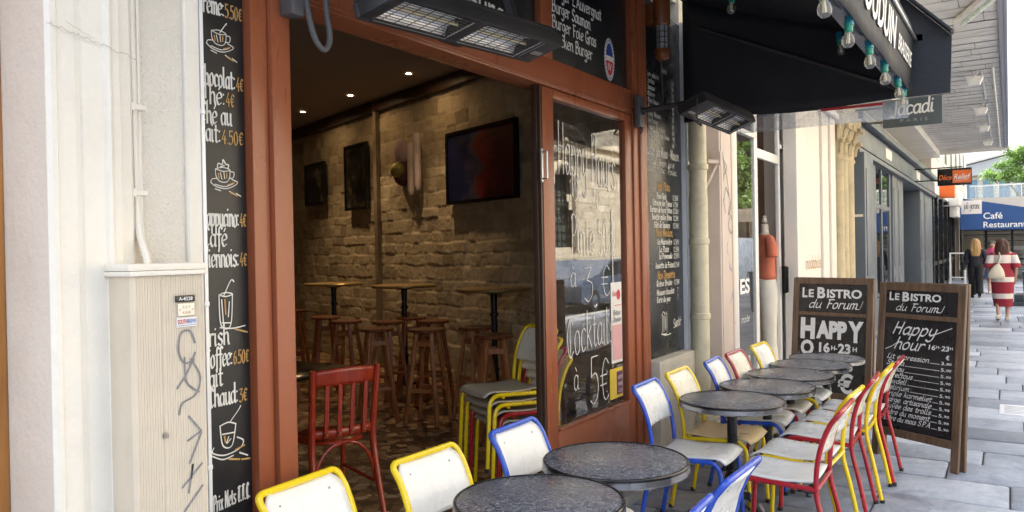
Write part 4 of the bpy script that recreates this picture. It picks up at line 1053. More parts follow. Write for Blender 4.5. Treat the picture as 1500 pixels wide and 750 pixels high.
mb = MB(); mb.tube(crom([(5.52, 2.2, 3.2), (5.55, 2.19, 3.0), (5.57, 2.19, 2.78), (5.56, 2.18, 2.70)], 5), .005, 6); obj('flex', mb, M['cable_grey'], lp)

# ================================================================== downpipe
dp = thing('downpipe', 'stained cream painted iron downpipe on a stone footing beside the food menu panel', 'pipe', (5.98, 2.09, .25))
mb = MB(); mb.lathe([(.068, .16), (.070, .6), (.072, 2.0), (.068, 2.04), (.068, 3.9)], (6.11, 2.11, 0), 22); obj('pipe', mb, M['pipe_paint'], dp)
for z in (.20, 1.02, 1.62, 2.22, 3.0):
    mb = MB(); mb.lathe([(.069, z), (.080, z+.006), (.080, z+.045), (.069, z+.05)], (6.11, 2.11, 0), 22); obj('collar', mb, M['pipe_paint'], dp)

# ================================================================== bistro chairs (tube frame, plywood back and seat)
def make_chair(color, seatm, backm):
    t = thing('bistro_chair', 'chair', 'chair', (0, 0, 0), world=False)
    hw = .185; r = .0125
    # faces +Y; rear legs and back in one bent tube
    def side(s): return [(s*(hw+.012), -.265, .006), (s*(hw+.006), -.216, .25), (s*hw, -.182, .40), (s*hw, -.180, .49), (s*hw, -.190, .58), (s*hw, -.212, .67), (s*hw, -.246, .75), (s*hw, -.277, .795)]
    L_ = crom(side(-1), 5)[:-4]; Rr = crom(side(1), 5)[:-4]
    top = fillet([L_[-1], (-hw, -.294, .815), (hw, -.294, .815), Rr[-1]], .07, 8)
    mb = MB(); mb.tube(L_[:-1]+top+Rr[:-1][::-1], r, 10)
    obj('back_frame', mb, M[color], t)
    for s in (-1, 1):
        mb = MB()
        p = fillet([(s*hw, -.186, .435), (s*hw, -.10, .440), (s*hw, .195, .452), (s*(hw+.004), .222, .006)], [0, .075], 8)
        mb.tube(p, r, 10); fr = obj('seat_rail', mb, M[color], t)
        for (fx, fy) in ((s*(hw+.012), -.266), (s*(hw+.004), .222)):
            m2 = MB(); m2.lathe([(0, 0), (.0145, 0), (.0145, .022), (.0126, .024)], (fx, fy, 0), 10); obj('foot_cap', m2, M['rubber'], fr)
    mb = MB(); mb.tube([(-hw, -.183, .437), (hw, -.183, .437)], .010, 8); mb.tube([(-hw, .10, .432), (hw, .10, .432)], .009, 8); obj('crossbar', mb, M[color], t)
    mb = MB()
    def sp(u, v):
        x = -.178+.356*u; y = -.172+.395*v
        z = .456+.010*(2*u-1)**2-.012*math.exp(-((v-.42)/.3)**2)-(.028*((v-.86)/.14)**2 if v > .86 else 0)
        return (x, y, z)
    mb.grid(sp, 12, 16); se = obj('seat', mb, M[seatm], t); sm_ = se.modifiers.new('ply', 'SOLIDIFY'); sm_.thickness = .010; sm_.offset = 1
    mb = MB()
    PR = [(.49, -.180), (.58, -.190), (.67, -.212), (.75, -.246), (.82, -.298)]
    def bp(u, v):
        z = .60+.207*v
        yb = -.004
        for (za, ya), (zb, yb_) in zip(PR, PR[1:]):
            if z <= zb or zb == PR[-1][0]: yb += ya+(yb_-ya)*(z-za)/(zb-za); break
        q = 1.0
        hwz = .181-(.034*((v-.74)/.26)**2 if v > .74 else 0)
        x = (-1+2*u)*hwz
        return (x, yb-.020*(1-(2*u-1)**2)+.006, z-(0.0 if v < .9 else .0))
    mb.grid(bp, 12, 12); bk = obj('backrest', mb, M[backm], t); sm_ = bk.modifiers.new('ply', 'SOLIDIFY'); sm_.thickness = .009; sm_.offset = 0
    mb = MB()
    for u in (.18, .82):
        p = V3(bp(u, .8)); mb.ball(p+V3((0, .0055, 0)), .005, 6, sy=.5); mb.ball(p+V3((0, -.0055, 0)), .005, 6, sy=.5)
    obj('screw', mb, M['screw'], bk)
    return t
CH = {}
for key in (('yellow', 'lam_white', 'lam_white'), ('red', 'lam_white', 'lam_cream'), ('blue', 'lam_white', 'lam_white'), ('yellow', 'lam_honey', 'lam_cream'), ('red', 'lam_cream', 'lam_cream'), ('yellow', 'lam_tan', 'lam_cream'), ('red', 'lam_tan', 'lam_cream')):
    CH[key] = [make_chair(*key), False]
def chair(key, bx_, by_, face, label, group, z=0.0, tilt=0.0):
    """bx_, by_: where the top of the back is; face: degrees, direction the sitter looks"""
    a = R(face); off = .29
    loc = (bx_+off*math.cos(a), by_+off*math.sin(a), z)
    rec = CH[key]
    rot = (0, 0, a-math.pi/2)
    if not rec[1]:
        rec[1] = True; o = rec[0]; o.location = loc; o.rotation_euler = rot; o['label'] = label; o['group'] = group
    else: o = dup(rec[0], loc, rot, label, group)
    if tilt: o.rotation_euler.x = tilt
    return o
YW, RW, BW, YH, RC = ('yellow', 'lam_white', 'lam_white'), ('red', 'lam_white', 'lam_cream'), ('blue', 'lam_white', 'lam_white'), ('yellow', 'lam_honey', 'lam_cream'), ('red', 'lam_cream', 'lam_cream')
g1 = 'bistro chairs along the wall'; g2 = 'bistro chairs along the pavement side'
chair(YW, 1.86, 2.08, -88, 'yellow framed bistro chair by the terracotta jamb, before the red wooden chair', g1)
chair(YW, 2.36, 1.93, -92, 'yellow framed bistro chair in front of the open doorway, behind the nearest table', g1)
chair(BW, 2.93, 1.885, -90, 'blue framed bistro chair before the chair stack, by the glass door edge', g1)
chair(BW, 4.22, 1.80, -88, 'blue framed bistro chair beneath the glass door stickers, whole back showing', g1)
chair(YH, 4.74, 1.80, -90, 'yellow framed bistro chair with honey coloured seat against the pale base stone', g1)
chair(BW, 5.28, 1.75, -86, 'blue framed bistro chair beside the foot of the downpipe', g1)
chair(RC, 5.74, 1.735, -90, 'red framed cream bistro chair between a blue and a yellow one by the pink pier', g1)
chair(YW, 6.28, 1.70, -92, 'yellow framed bistro chair below the shop mannequin, last along the wall', g1)
chair(BW, 2.22, .80, 92, 'blue framed bistro chair cut by the bottom edge, only the rim of its back showing', g2)
chair(BW, 2.74, .80, 88, 'blue framed bistro chair seen from behind at the bottom, white back in full view', g2)
chair(RW, 4.06, .68, 91, 'nearest red framed bistro chair of the pavement side', g2)
chair(YW, 4.48, .70, 88, 'yellow framed bistro chair tucked between the two nearest red ones', g2)
chair(RW, 5.02, .68, 92, 'red framed bistro chair between two yellow ones on the pavement side', g2)
chair(YW, 5.44, .655, 90, 'yellow framed bistro chair next to the red one by the beer board', g2)
chair(RW, 5.86, .635, 90, 'red framed bistro chair standing closest to the tall beer price board', g2)
# the stack inside the doorway
g3 = 'chairs stacked inside the doorway'
fa = 152
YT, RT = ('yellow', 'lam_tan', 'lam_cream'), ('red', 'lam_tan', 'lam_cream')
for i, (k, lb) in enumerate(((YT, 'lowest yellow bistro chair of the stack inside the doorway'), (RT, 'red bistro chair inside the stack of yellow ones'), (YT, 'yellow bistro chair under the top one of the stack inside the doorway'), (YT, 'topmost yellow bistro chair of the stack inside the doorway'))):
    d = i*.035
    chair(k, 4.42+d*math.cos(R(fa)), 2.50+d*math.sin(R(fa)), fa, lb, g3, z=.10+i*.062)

# ================================================================== tables
def make_table():
    t = thing('bistro_table', 'table', 'table', (0, 0, 0), world=False)
    mb = MB(); mb.lathe([(0, .728), (.287, .728), (.290, .727)], n=56); obj('tabletop', mb, M['table'], t)
    mb = MB(); mb.lathe([(.289, .7275), (.293, .731), (.299, .730), (.302, .726), (.302, .718)], n=56); obj('rim', mb, M['black_gloss'], t)
    M.setdefault('edge', mat('edge_zinc', (.30, .30, .31), .28, .85, var=.25, scale=9))
    mb = MB(); mb.lathe([(.302, .7175), (.3025, .694), (.297, .688), (.285, .688), (0, .690)], n=56); obj('edge_band', mb, M['edge'], t)
    mb = MB(); mb.lathe([(0, .689), (.10, .689), (.10, .68), (.036, .672), (.029, .65), (.029, .47), (.036, .462), (.036, .45), (.029, .442), (.030, .33), (.040, .32), (.044, .30), (.036, .285), (.044, .27), (.050, .24), (.044, .21), (.036, .20), (.05, .18), (.055, .13), (.045, .10), (0, .095)], n=20); obj('column', mb, M['iron'], t)
    for k in range(3):
        a = R(30+120*k)
        p = crom([(.03, .13), (.09, .16), (.15, .12), (.20, .055), (.25, .03), (.285, .045), (.287, .072), (.265, .075), (.258, .058)], 5)
        mb = MB(); n = len(p)
        mb.tube([(q[0]*math.cos(a), q[0]*math.sin(a), q[1]) for q in p], [.024-.012*i/n for i in range(n)], 8)
        p2 = crom([(.05, .10), (.10, .085), (.14, .06), (.15, .09), (.125, .10)], 5); mb.tube([(q[0]*math.cos(a), q[0]*math.sin(a), q[1]) for q in p2], .011, 7)
        for j in range(5):
            q = p[6+j*5]; mb.ball((q[0]*math.cos(a), q[0]*math.sin(a), q[1]+.014), .013, 6)
        mb.lathe([(0, 0), (.018, 0), (.02, .012), (.012, .03), (0, .034)], (.25*math.cos(a), .25*math.sin(a), 0), 10)
        obj('foot', mb, M['iron_worn'], t)
    return t
tb = make_table()
spots = [(2.335, 1.40), (2.93, 1.385), (4.53, 1.385), (5.16, 1.345), (5.78, 1.34), (6.41, 1.33), (6.98, 1.32)]
labs = ['round speckled table nearest, cut by the bottom edge between yellow and blue chairs', 'round speckled table touching the nearest one, in front of the glass door',
        'round speckled table with the honey yellow chair drawn up to it', 'second round speckled table of the far row, just past the honey yellow chair',
        'round speckled table in the middle of the far row of five', 'round speckled table one before the last, in front of the HAPPY board', 'round speckled table last of the row, half hidden against the HAPPY board']
for i, (x, y) in enumerate(spots):
    o = tb if i == 0 else dup(tb, (x, y, 0))
    o.location = (x, y, 0); o.rotation_euler = (0, 0, random.uniform(0, 2)); o.scale.z = (1, 1, .965, .945, .93, .91, .885)[i]; o['label'] = labs[i]; o['group'] = 'round café tables on the pavement'

# ================================================================== sandwich boards
def aboard(label, Rb, Lb, Hh, lean, roll, fill, div):
    """Rb, Lb: ground points under the right and left foot of the front leaf"""
    Rb, Lb = V3((*Rb, 0)), V3((*Lb, 0)); W = (Rb-Lb).length; ex = (Rb-Lb).normalized()
    t = thing('sandwich_board', label, 'sign', tuple((Rb+Lb)/2), math.atan2(ex.y, ex.x), 'sandwich boards on the pavement', world=False)
    # local: x to the right, y away from the reader, z up
    def leaf(ang, name, base_y):
        Mx = Matrix.Translation((0, base_y, 0)) @ Matrix.Rotation(R(roll), 4, 'Y') @ Matrix.Rotation(R(-ang), 4, 'X')
        mb = MB(); fw = .058; th = .026
        mb.box(-W/2, -W/2+fw, 0, th, 0, Hh, .004, 1, Mx); mb.box(W/2-fw, W/2, 0, th, 0, Hh, .004, 1, Mx)
        mb.box(-W/2+fw+.0005, W/2-fw-.0005, .001, th-.001, Hh-fw, Hh, .003, 1, Mx); mb.box(-W/2+fw+.0005, W/2-fw-.0005, .001, th-.001, .16, .16+fw, .003, 1, Mx)
        mb.box(-W/2+fw+.0005, W/2-fw-.0005, .001, th-.001, Hh-div-.034, Hh-div, .003, 1, Mx)
        f = obj(name, mb, M['board_wood'], t)
        mb = MB(); mb.box(-W/2+fw-.004, W/2-fw+.004, .009, .018, .165, Hh-.01, 0, 1, Mx); p = obj('chalkboard', mb, M['slate_panel'], f)
        return Mx, p
    dep = Hh*math.sin(R(2.2))+.03
    Mx, p = leaf(lean, 'front_leaf', 0)
    leaf(lean-2.2, 'rear_leaf', dep)
    mb = MB(); mb.tube([(-W/2+.08, .08, Hh*.45), (-W/2+.08, dep*.6, Hh*.43)], .003, 5); obj('chain', mb, M['screw'], t)
    o_ = Mx @ V3((-W/2+.058, .009, .218)); rx = (Mx @ V3((1, .009, .218))-Mx @ V3((0, .009, .218))).normalized(); uz = (Mx @ V3((0, .009, 1))-Mx @ V3((0, .009, 0))).normalized()
    sh = Sheet(o_, rx, uz, .002); mb = MB()
    fill(sh, mb, W-.116, Hh-.218)
    obj('lettering', mb, M['white_paint'], p)
def smallcaps(sh, mb, t, x, y, h, width):
    """first letters larger, the rest small capitals; t like 'L|E B|ISTRO'"""
    sh.type(mb, t, x, y, h, .035, width=width)
def head(sh, mb, w, y1, y2, k, q=1.0):
    sh.type(mb, "L", w*.05, y1, .062*k, .034, width=w*.065*q); sh.type(mb, "E", w*(.05+.08*q), y1+.003, .050*k, .034, width=w*.065*q)
    sh.type(mb, "B", w*(.05+.19*q), y1-.003, .068*k, .040, width=w*.10*q)
    sh.type(mb, "ISTRO", w*(.05+.31*q), y1+.002, .053*k, .034, width=w*.42*q)
    sh.write(mb, "du", w*.14, y2, .052*k, 1.25, .55, 45, shear=.32, width=w*.16*q, jit=0)
    sh.write(mb, "Forum", w*(.14+.22*q), y2, .056*k, 1.25, .55, 45, shear=.32, width=w*.38*q, jit=0)
    x2 = .14+.58*q
    sh.strip(mb, crom([(w*x2, y2+.012), (w*(x2+.06), y2+.002), (w*(x2+.11), y2+.05*k)], 5), .007, .003)
def fill_beer(sh, mb, w, h):
    head(sh, mb, w, h-.132, h-.208, 1.0)
    y = h-.40
    sh.write(mb, "Happy", w*.10, y+.015, .092, 1.35, .5, 45, shear=.38, width=w*.62, jit=0); sh.strip(mb, crom([(w*.72, y+.035), (w*.84, y+.065), (w*.94, y+.09)], 5), .009, .004)
    sh.write(mb, "hour", w*.14, y-.095, .085, 1.35, .55, 45, shear=.38, width=w*.42, jit=0); sh.strip(mb, crom([(w*.03, y-.105), (w*.12, y-.08), (w*.22, y-.04)], 4), .009, .004)
    sh.type(mb, "16", w*.64, y-.075, .036, .02, width=w*.09, shear=.15); sh.type(mb, "H-", w*.74, y-.062, .020, .02, width=w*.06); sh.type(mb, "23", w*.81, y-.075, .036, .02, width=w*.10, shear=.15); sh.type(mb, "H", w*.925, y-.062, .020, .02, width=w*.035)
    rows = [("Lit expression", "3.80"), ("Stella", "5.00"), ("Chimay", "5.00"), ("Perectous", "5.90"), ("Duvdell", "5.90"), ("Delirium", "5.90"), ("Triple karmeliet", "5.90"), ("Barge. artisanale", "5.90"), ("Cuvée des trolls", "5.90"), ("Bière du moment", "5.90"), ("Bière du mois S.P.A", "5.90")]
    sh.type(mb, "€", w*.90, y-.135, .030, .02, align='c')
    for i, (a, b) in enumerate(rows):
        yy = y-.172-i*.0462
        W1 = sh.write(mb, a, w*.05, yy, .037, 1.5, .6, 45, shear=.3, width=min(w*.66, len(a)*w*.043), jit=0)
        sh.strip(mb, [(w*.05+W1+.012, yy), (w*.80, yy)], .0035)
        sh.type(mb, b[:2], w*.82, yy-.003, .024, .014, width=w*.06); sh.type(mb, b[2:], w*.89, yy, .017, .014, width=w*.065)
def fill_happy(sh, mb, w, h):
    head(sh, mb, w, h-.185, h-.285, 1.5, 1.2)
    y = h-.570
    sh.type(mb, "H", w*.04, y, .185, .06, width=w*.22); sh.type(mb, "APP", w*.28, y+.008, .155, .06, width=w*.45); sh.type(mb, "Y", w*.745, y-.012, .185, .05, width=w*.22)
    y2 = y-.15
    sh.type(mb, "O", w*.05, y2-.01, .135, .045, width=w*.20)
    sh.type(mb, "16", w*.33, y2+.022, .088, .04, width=w*.16); sh.type(mb, "H-", w*.51, y2+.045, .042, .03, width=w*.09); sh.type(mb, "23", w*.61, y2+.022, .088, .04, width=w*.18); sh.type(mb, "H", w*.82, y2+.045, .042, .03, width=w*.06)
    sh.type(mb, "COCKTAIL", w*.28, y2-.052, .055, .03, width=w*.54)
    sh.type(mb, "5", w*.28, y2-.42, .27, .05, width=w*.26); sh.type(mb, "€", w*.62, y2-.34, .17, .03, width=w*.22)
aboard('oak framed chalkboard with the beer price list in script, beside the last red chair', (6.15, .322), (6.49, .915), 1.31, 5.5, .2, fill_beer, .232)
aboard('oak framed chalkboard with big HAPPY 16H-23H lettering, behind the last café table', (7.62, 1.08), (7.78, 1.82), 1.29, 6, .3, fill_happy, .325)

# ================================================================== inside the bar
def make_stool():
    t = thing('bar_stool', 'stool', 'stool', (0, 0, 0), world=False)
    mb = MB(); mb.lathe([(0, .80), (.14, .80), (.158, .806), (.160, .818), (.152, .828), (.10, .826), (0, .824)], n=28); obj('seat', mb, M['stool_wood'], t)
    for k in range(4):
        a = math.pi/4+k*math.pi/2; c, s = math.cos(a), math.sin(a)
        mb = MB(); mb.bar((.095*c, .095*s, .80), (.215*c, .215*s, .0), .034, .034, (c, s, 0), .004); obj('leg', mb, M['stool_leg'], t)
    for k in range(4):
        mb = MB()
        a, b = math.pi/4+k*math.pi/2, math.pi/4+(k+1)*math.pi/2; z = .30 if k % 2 else .38; q = .215-.12*z/.8
        mb.bar((q*math.cos(a), q*math.sin(a), z), (q*math.cos(b), q*math.sin(b), z), .022, .03)
        obj('stretcher', mb, M['stool_leg'], t); mb = MB()
        z = .70; q = .11; mb.bar((q*math.cos(a), q*math.sin(a), z), (q*math.cos(b), q*math.sin(b), z), .018, .04)
        obj('apron', mb, M['stool_leg'], t)
    return t
st = make_stool()
sps = [(5.33, 4.31, 'wooden bar stool in the open middle of the doorway view, nearest the camera'), (5.18, 3.50, 'wooden bar stool just behind the stacked chairs'), (5.66, 4.02, 'wooden bar stool with pale legs left of the nearest bar table column'), (6.02, 4.78, 'dark topped bar stool behind the middle one, against the stone wall'),
       (5.20, 4.78, 'wooden bar stool second from the red chair, legs in the light'), (5.68, 5.62, 'dim wooden bar stool before the furthest bar table'), (5.95, 6.20, 'dim wooden bar stool furthest in, close to the stone wall'), (5.78, 5.16, 'wooden bar stool below the middle bar table'), (5.62, 3.28, 'wooden bar stool mostly hidden by the glass door edge'), (6.25, 5.25, 'bar stool in shadow between two bar tables'), (5.3, 6.2, 'bar stool in the dark depth left of the furthest bar table'), (6.5, 7.3, 'bar stool in the dark beyond the furthest bar table')]
for i, (x, y, l) in enumerate(sps):
    o = st if i == 0 else dup(st, (x, y, .10))
    o.location = (x, y, .102); o.rotation_euler = (0, 0, (.25, .75, 1.2, .4, .9, .3, 1.0, .1, .5, .8, .2, .6)[i]); o['label'] = l; o['group'] = 'bar stools along the stone wall'
def make_bar():
    t = thing('bar_table', 'table', 'bar table', (0, 0, 0), world=False)
    mb = MB(); mb.lathe([(0, 1.118), (.345, 1.118), (.352, 1.128), (.352, 1.14), (.345, 1.148), (0, 1.15)], n=48); obj('tabletop', mb, M['brass'], t)
    mb = MB(); mb.lathe([(0, 1.117), (.09, 1.117), (.09, 1.10), (.036, 1.09), (.03, 1.0), (.03, .92), (.042, .91), (.042, .89), (.03, .88), (.03, .40), (.042, .39), (.042, .37), (.034, .36), (.034, .06), (.06, .05), (0, .045)], n=18); obj('column', mb, M['iron'], t)
    for k in range(4):
        a = k*math.pi/2+.4; mb = MB(); mb.tube(crom([(.02*math.cos(a), .02*math.sin(a), .10), (.16*math.cos(a), .16*math.sin(a), .07), (.28*math.cos(a), .28*math.sin(a), .02)], 5), .018, 8); obj('foot', mb, M['iron'], t)
    return t
bt = make_bar()
for i, (x, y, l) in enumerate(((6.08, 4.10, 'tall round brass edged bar table nearest the glass door'), (6.50, 5.56, 'tall round bar table in the middle of the stone wall'), (6.72, 6.85, 'tall round bar table furthest into the bar'))):
    o = bt if i == 0 else dup(bt, (x, y, .10))
    o.location = (x, y, .102); o['label'] = l; o['group'] = 'bar tables along the stone wall'
# stained wooden chair
wc = thing('wooden_chair', 'red stained slat back wooden chair standing just inside the doorway', 'chair', (3.20, 3.33, .10), R(72-90), world=False)
for s in (-1, 1):
    mb = MB(); p = crom([(s*.205, -.275, 0), (s*.195, -.215, .25), (s*.188, -.185, .45), (s*.19, -.20, .62), (s*.198, -.235, .87)], 5); mb.tube(p, [.016+.004*math.sin(math.pi*i/len(p)) for i in range(len(p))], 10); obj('rear_post', mb, M['chair_wood'], wc)
    mb = MB(); mb.tube([(s*.175, .17, 0), (s*.178, .165, .44)], [.013, .018], 10); obj('leg', mb, M['chair_wood'], wc)
mb = MB()
def tr(u, v):
    x = -.19+.38*u; bow = .03*(1-(2*u-1)**2); z = .775+.085*v+(.012*(1-(2*u-1)**2) if v > .5 else 0)
    return (x, -.218-.012*v-bow+.0, z)
mb.grid(tr, 14, 4); o = obj('top_rail', mb, M['chair_wood'], wc); o.modifiers.new('t', 'SOLIDIFY').thickness = .018
mb = MB(); mb.grid(lambda u, v: (-.188+.376*u, -.190-.022*(1-(2*u-1)**2), .485+.05*v), 12, 2); o = obj('lower_rail', mb, M['chair_wood'], wc); o.modifiers.new('t', 'SOLIDIFY').thickness = .018
for k in range(4):
    x = -.115+.077*k; b0 = -.21-.0*k; mb = MB(); mb.bar((x, -.213, .49), (x*1.02, -.243, .785), .026, .010, (0, 1, .1), .002); obj('slat', mb, M['chair_wood'], wc)
mb = MB()
for k in range(4): mb.ball((-.115+.077*k, -.226, .51), .006, 6)
obj('rivet', mb, M['brass'], wc)
mb = MB(); mb.lathe([(0, .44), (.185, .44), (.20, .448), (.20, .460), (.19, .466), (0, .462)], (0, -.01, 0), 32, None, 1, 1.02); obj('seat', mb, M['chair_wood'], wc)
mb = MB(); mb.tube(crom([(-.185, -.205, .20), (-.16, -.20, .34), (-.09, -.197, .425), (0, -.195, .445), (.09, -.197, .425), (.16, -.20, .34), (.185, -.205, .20)], 5), .010, 8); mb.tube([(-.18, -.19, .2), (-.175, .165, .22)], .010, 8); mb.tube([(.18, -.19, .2), (.175, .165, .22)], .010, 8); obj('bentwood_brace', mb, M['chair_wood'], wc)
dt = thing('dining_table', 'dark square table in front of the red stained chair', 'table', (3.50, 4.03, .10))
mb = MB(); mb.box(3.17, 3.83, 3.70, 4.36, .815, .845, .006); obj('tabletop', mb, M['table_dark'], dt)
mb = MB(); mb.lathe([(0, .814), (.08, .814), (.03, .79), (.03, .16), (.20, .125), (.20, .10)], (3.50, 4.03, 0), 18); obj('pedestal', mb, M['iron'], dt)
# things on the stone wall
def frame(label, t0, t1, z0, z1, m, nm='picture', d0=.075):
    t = thing(nm, label, 'picture', tuple(wpt((t0+t1)/2, z0, d0)))
    def bx(mb, a, b, c, e, u, v):
        pts = [wpt(q, w, s) for q in (a, b) for s in (u, v) for w in (c, e)]
        vs = [mb.bm.verts.new(p) for p in pts]
        for q in ((0, 1, 3, 2), (4, 6, 7, 5), (0, 4, 5, 1), (2, 3, 7, 6), (0, 2, 6, 4), (1, 5, 7, 3)): mb.bm.faces.new([vs[i] for i in q])
    mb = MB(); w = .035
    bx(mb, t0, t1, z0, z0+w, d0-.03, d0+.02); bx(mb, t0, t1, z1-w, z1, d0-.03, d0+.02); bx(mb, t0, t0+w, z0+w, z1-w, d0-.03, d0+.02); bx(mb, t1-w, t1, z0+w, z1-w, d0-.03, d0+.02)
    obj('frame', mb, M['black_gloss'], t)
    mb = MB(); bm = mb.bm; uvl = bm.loops.layers.uv.new('UVMap')
    vs = [bm.verts.new(wpt(a, b, d0+.008)) for a, b in ((t1-w, z0+w), (t0+w, z0+w), (t0+w, z1-w), (t1-w, z1-w))]
    f = bm.faces.new(vs)
    for lp_, uv in zip(f.loops, ((0, 0), (1, 0), (1, 1), (0, 1))): lp_[uvl].uv = uv
    obj('canvas', mb, m, t)
frame('large abstract canvas fading from dark blue to red on the stone wall', 1.985, 3.30, 2.127, 2.933, M['flag'], 'painting')
frame('tall dark framed photograph of a standing figure on the stone wall', 5.30, 5.98, 2.20, 3.10, photo_mat('photo_tall', 3.0))
frame('small dark framed photograph furthest along the stone wall', 6.70, 7.42, 2.35, 2.98, photo_mat('photo_small', 9.0))
dc = thing('wall_ornament', 'hanging wall ornament with two pale tubes and a gold disc', 'ornament', tuple(wpt(4.25, 2.3, .08)))
def wt_tube(mb, t, z0, z1, r): mb.tube([wpt(t, z0, .11), wpt(t, z0+.05, .11), wpt(t, z1, .11)], [r*.6, r, r], 10)
mb = MB(); wt_tube(mb, 4.06, 2.30, 2.92, .045); wt_tube(mb, 3.90, 2.34, 3.02, .045); obj('tube', mb, mat('pale_card', (.66, .58, .55), .6, dirt=.25), dc)
mb = MB(); mb.ball(wpt(4.36, 2.62, .12), .10, 14); obj('disc', mb, mat('gold_foil', (.30, .27, .07), .5, .2, bump=1.0, bscale=20), dc)
mb = MB(); mb.ball(wpt(4.38, 2.60, .05), .17, 14, .7, .7, 1.0); obj('wreath', mb, mat('dark_weave', (.10, .05, .035), .8, bump=1.0, bscale=18), dc)
mb = MB(); mb.ball(wpt(4.36, 2.86, .07), .13, 12, .5, .8, 1.3); obj('bow', mb, mat('faded_ribbon', (.48, .37, .36), .8, bump=.8, bscale=12), dc)
# ceiling spots, lit
wl = emit('spot_lit', (1, .62, .30), 60)
for i, (x, y, l) in enumerate(((6.72, 5.62, 'lit recessed ceiling spot nearest the doorway'), (7.2, 6.98, 'lit recessed ceiling spot between two others'), (7.62, 8.3, 'lit recessed ceiling spot deepest in the bar'))):
    t = thing('ceiling_spot', l, 'spotlight', (x, y, 3.59), group='ceiling spots')
    mb = MB(); mb.lathe([(.032, 3.598), (.055, 3.598), (.056, 3.590), (.045, 3.586), (.034, 3.592)], (x, y, 0), 18); obj('trim_ring', mb, M['alu'], t)
    mb = MB(); mb.lathe([(0, 3.592), (.030, 3.594), (.031, 3.597)], (x, y, 0), 14); obj('lamp', mb, wl, t)
    ld = bpy.data.lights.new('spot_light', 'SPOT'); lo = bpy.data.objects.new('spot_light', ld); COL.objects.link(lo); lo.parent = t
    ld.energy = 16; ld.spot_size = R(95); ld.spot_blend = .7; ld.color = (1, .66, .36); ld.shadow_soft_size = .03
    lo.location = (0, 0, -.02); lo.rotation_euler = (0, R(14), R(-20))
# ================================================================== clothes shop next door
cs = thing('clothes_shop_building', 'ivory and pink clothes shop front with white framed glass and a mannequin inside', 'building', (9.3, 2.1, 0))
mb = MB(); mb.box(6.632, 7.03, 2.10, 2.9, 0, 3.5, .012); mb.box(6.66, 6.7, 2.094, 2.0999, .25, 3.3, .002); mb.box(6.96, 7.0, 2.094, 2.0999, .25, 3.3, .002); obj('pier', mb, M['pink'], cs)
mb = MB(); s2 = Sheet((6.634, 2.10, 0), (1, 0, 0), (0, 0, 1), .0025)
for st in ([(.08, 2.42), (.12, 2.3), (.10, 2.18)], [(.06, 2.38), (.2, 2.30), (.10, 2.22)], [(.12, 2.33), (.2, 2.2), (.24, 2.05), (.16, 2.12), (.10, 2.0)], [(.20, 2.1), (.30, 1.98), (.22, 1.88), (.28, 2.0)], [(.24, 1.9), (.34, 1.82), (.30, 1.72), (.22, 1.78), (.26, 1.86)], [(.08, 2.02), (.14, 1.9)]): s2.strip(mb, crom(st, 5), .011)
obj('graffiti', mb, M['graf'], cs)
mb = MB()
for st in ([(.2, 1.64), (.16, 1.58), (.2, 1.53)], [(.22, 1.45), (.3, 1.38), (.22, 1.42)], [(.30, 1.2), (.34, 1.05), (.38, .9)], [(.24, 1.1), (.32, 1.18), (.36, 1.06)]): s2.strip(mb, crom(st, 5), .008)
obj('graffiti', mb, M['graf_blue'], cs)
mb = MB(); mb.bar((6.50, 2.16, 2.33), (6.61, 2.10, 2.33), .02, .03); mb.bar((6.52, 2.19, 2.10), (6.61, 2.11, 2.32), .016, .02); mb.box(6.60, 6.631, 2.08, 2.16, 2.30, 2.42, .004); obj('bracket', mb, M['pink'], cs)
mb = MB()
for (a, b) in ((7.70, 7.78), (8.41, 8.53), (9.43, 9.51), (9.68, 9.80)): mb.box(a, b, 2.285, 2.325, .1, 3.3, .006)
mb.box(7.781, 8.409, 2.27, 2.33, 2.75, 2.80, .004); mb.box(8.531, 9.429, 2.285, 2.325, 2.56, 2.66, .004); mb.box(9.501, 9.679, 2.27, 2.33, 2.75, 2.80, .004)
mb.box(7.031, 9.9, 2.24, 2.9, 0, .0995, .01)
obj('window_frame', mb, M['white_frame'], cs)
pn = []
for (a, b) in ((7.781, 8.409), (9.501, 9.679)):
    mb = MB(); mb.quad((a, 2.30, .10), (b, 2.30, .10), (b, 2.30, 3.3), (a, 2.30, 3.3)); pn.append(obj('shop_window', mb, M['shopglass'], cs))
s2 = Sheet((7.78, 2.30, 0), (1, 0, 0), (0, 0, 1), .003); mb = MB(); s2.type(mb, "ES", .08, 1.12, .15, .03, width=.34); s2.write(mb, "mode", .1, .82, .07, 1, .5, width=.3); s2.type(mb, "50", .2, .40, .07, .02, width=.2); obj('lettering', mb, M['white_paint'], pn[0])
mb = MB(); mb.tube([(9.44, 2.2, 1.05), (9.44, 2.2, 1.35)], .014, 8); mb.box(9.42, 9.46, 2.21, 2.259, 1.04, 1.36, .004); obj('door_handle', mb, M['black_gloss'], cs)
mb = MB(); mb.box(7.031, 7.699, 2.28, 2.9, .1, 3.3); obj('reveal', mb, M['ivory'], cs); mb = MB(); mb.box(9.85, 9.90, 2.34, 2.559, .1, 3.2); obj('inner_panel', mb, M['ivory'], cs)
mb = MB(); mb.box(9.85, 9.90, 2.56, 3.3, .1, 3.2); obj('curtain', mb, mat('brown_curtain', (.22, .13, .09), .8), cs)
mb = MB(); mb.box(10.2, 11.6, 3.6, 3.65, .1, 3.2); mb.box(7.1, 13.2, 4.6, 4.7, .1, 3.3); mb.box(13.1, 13.2, 2.8, 4.6, .1, 3.3); obj('back_wall', mb, mat('shop_grey', (.30, .30, .29), .8), cs)
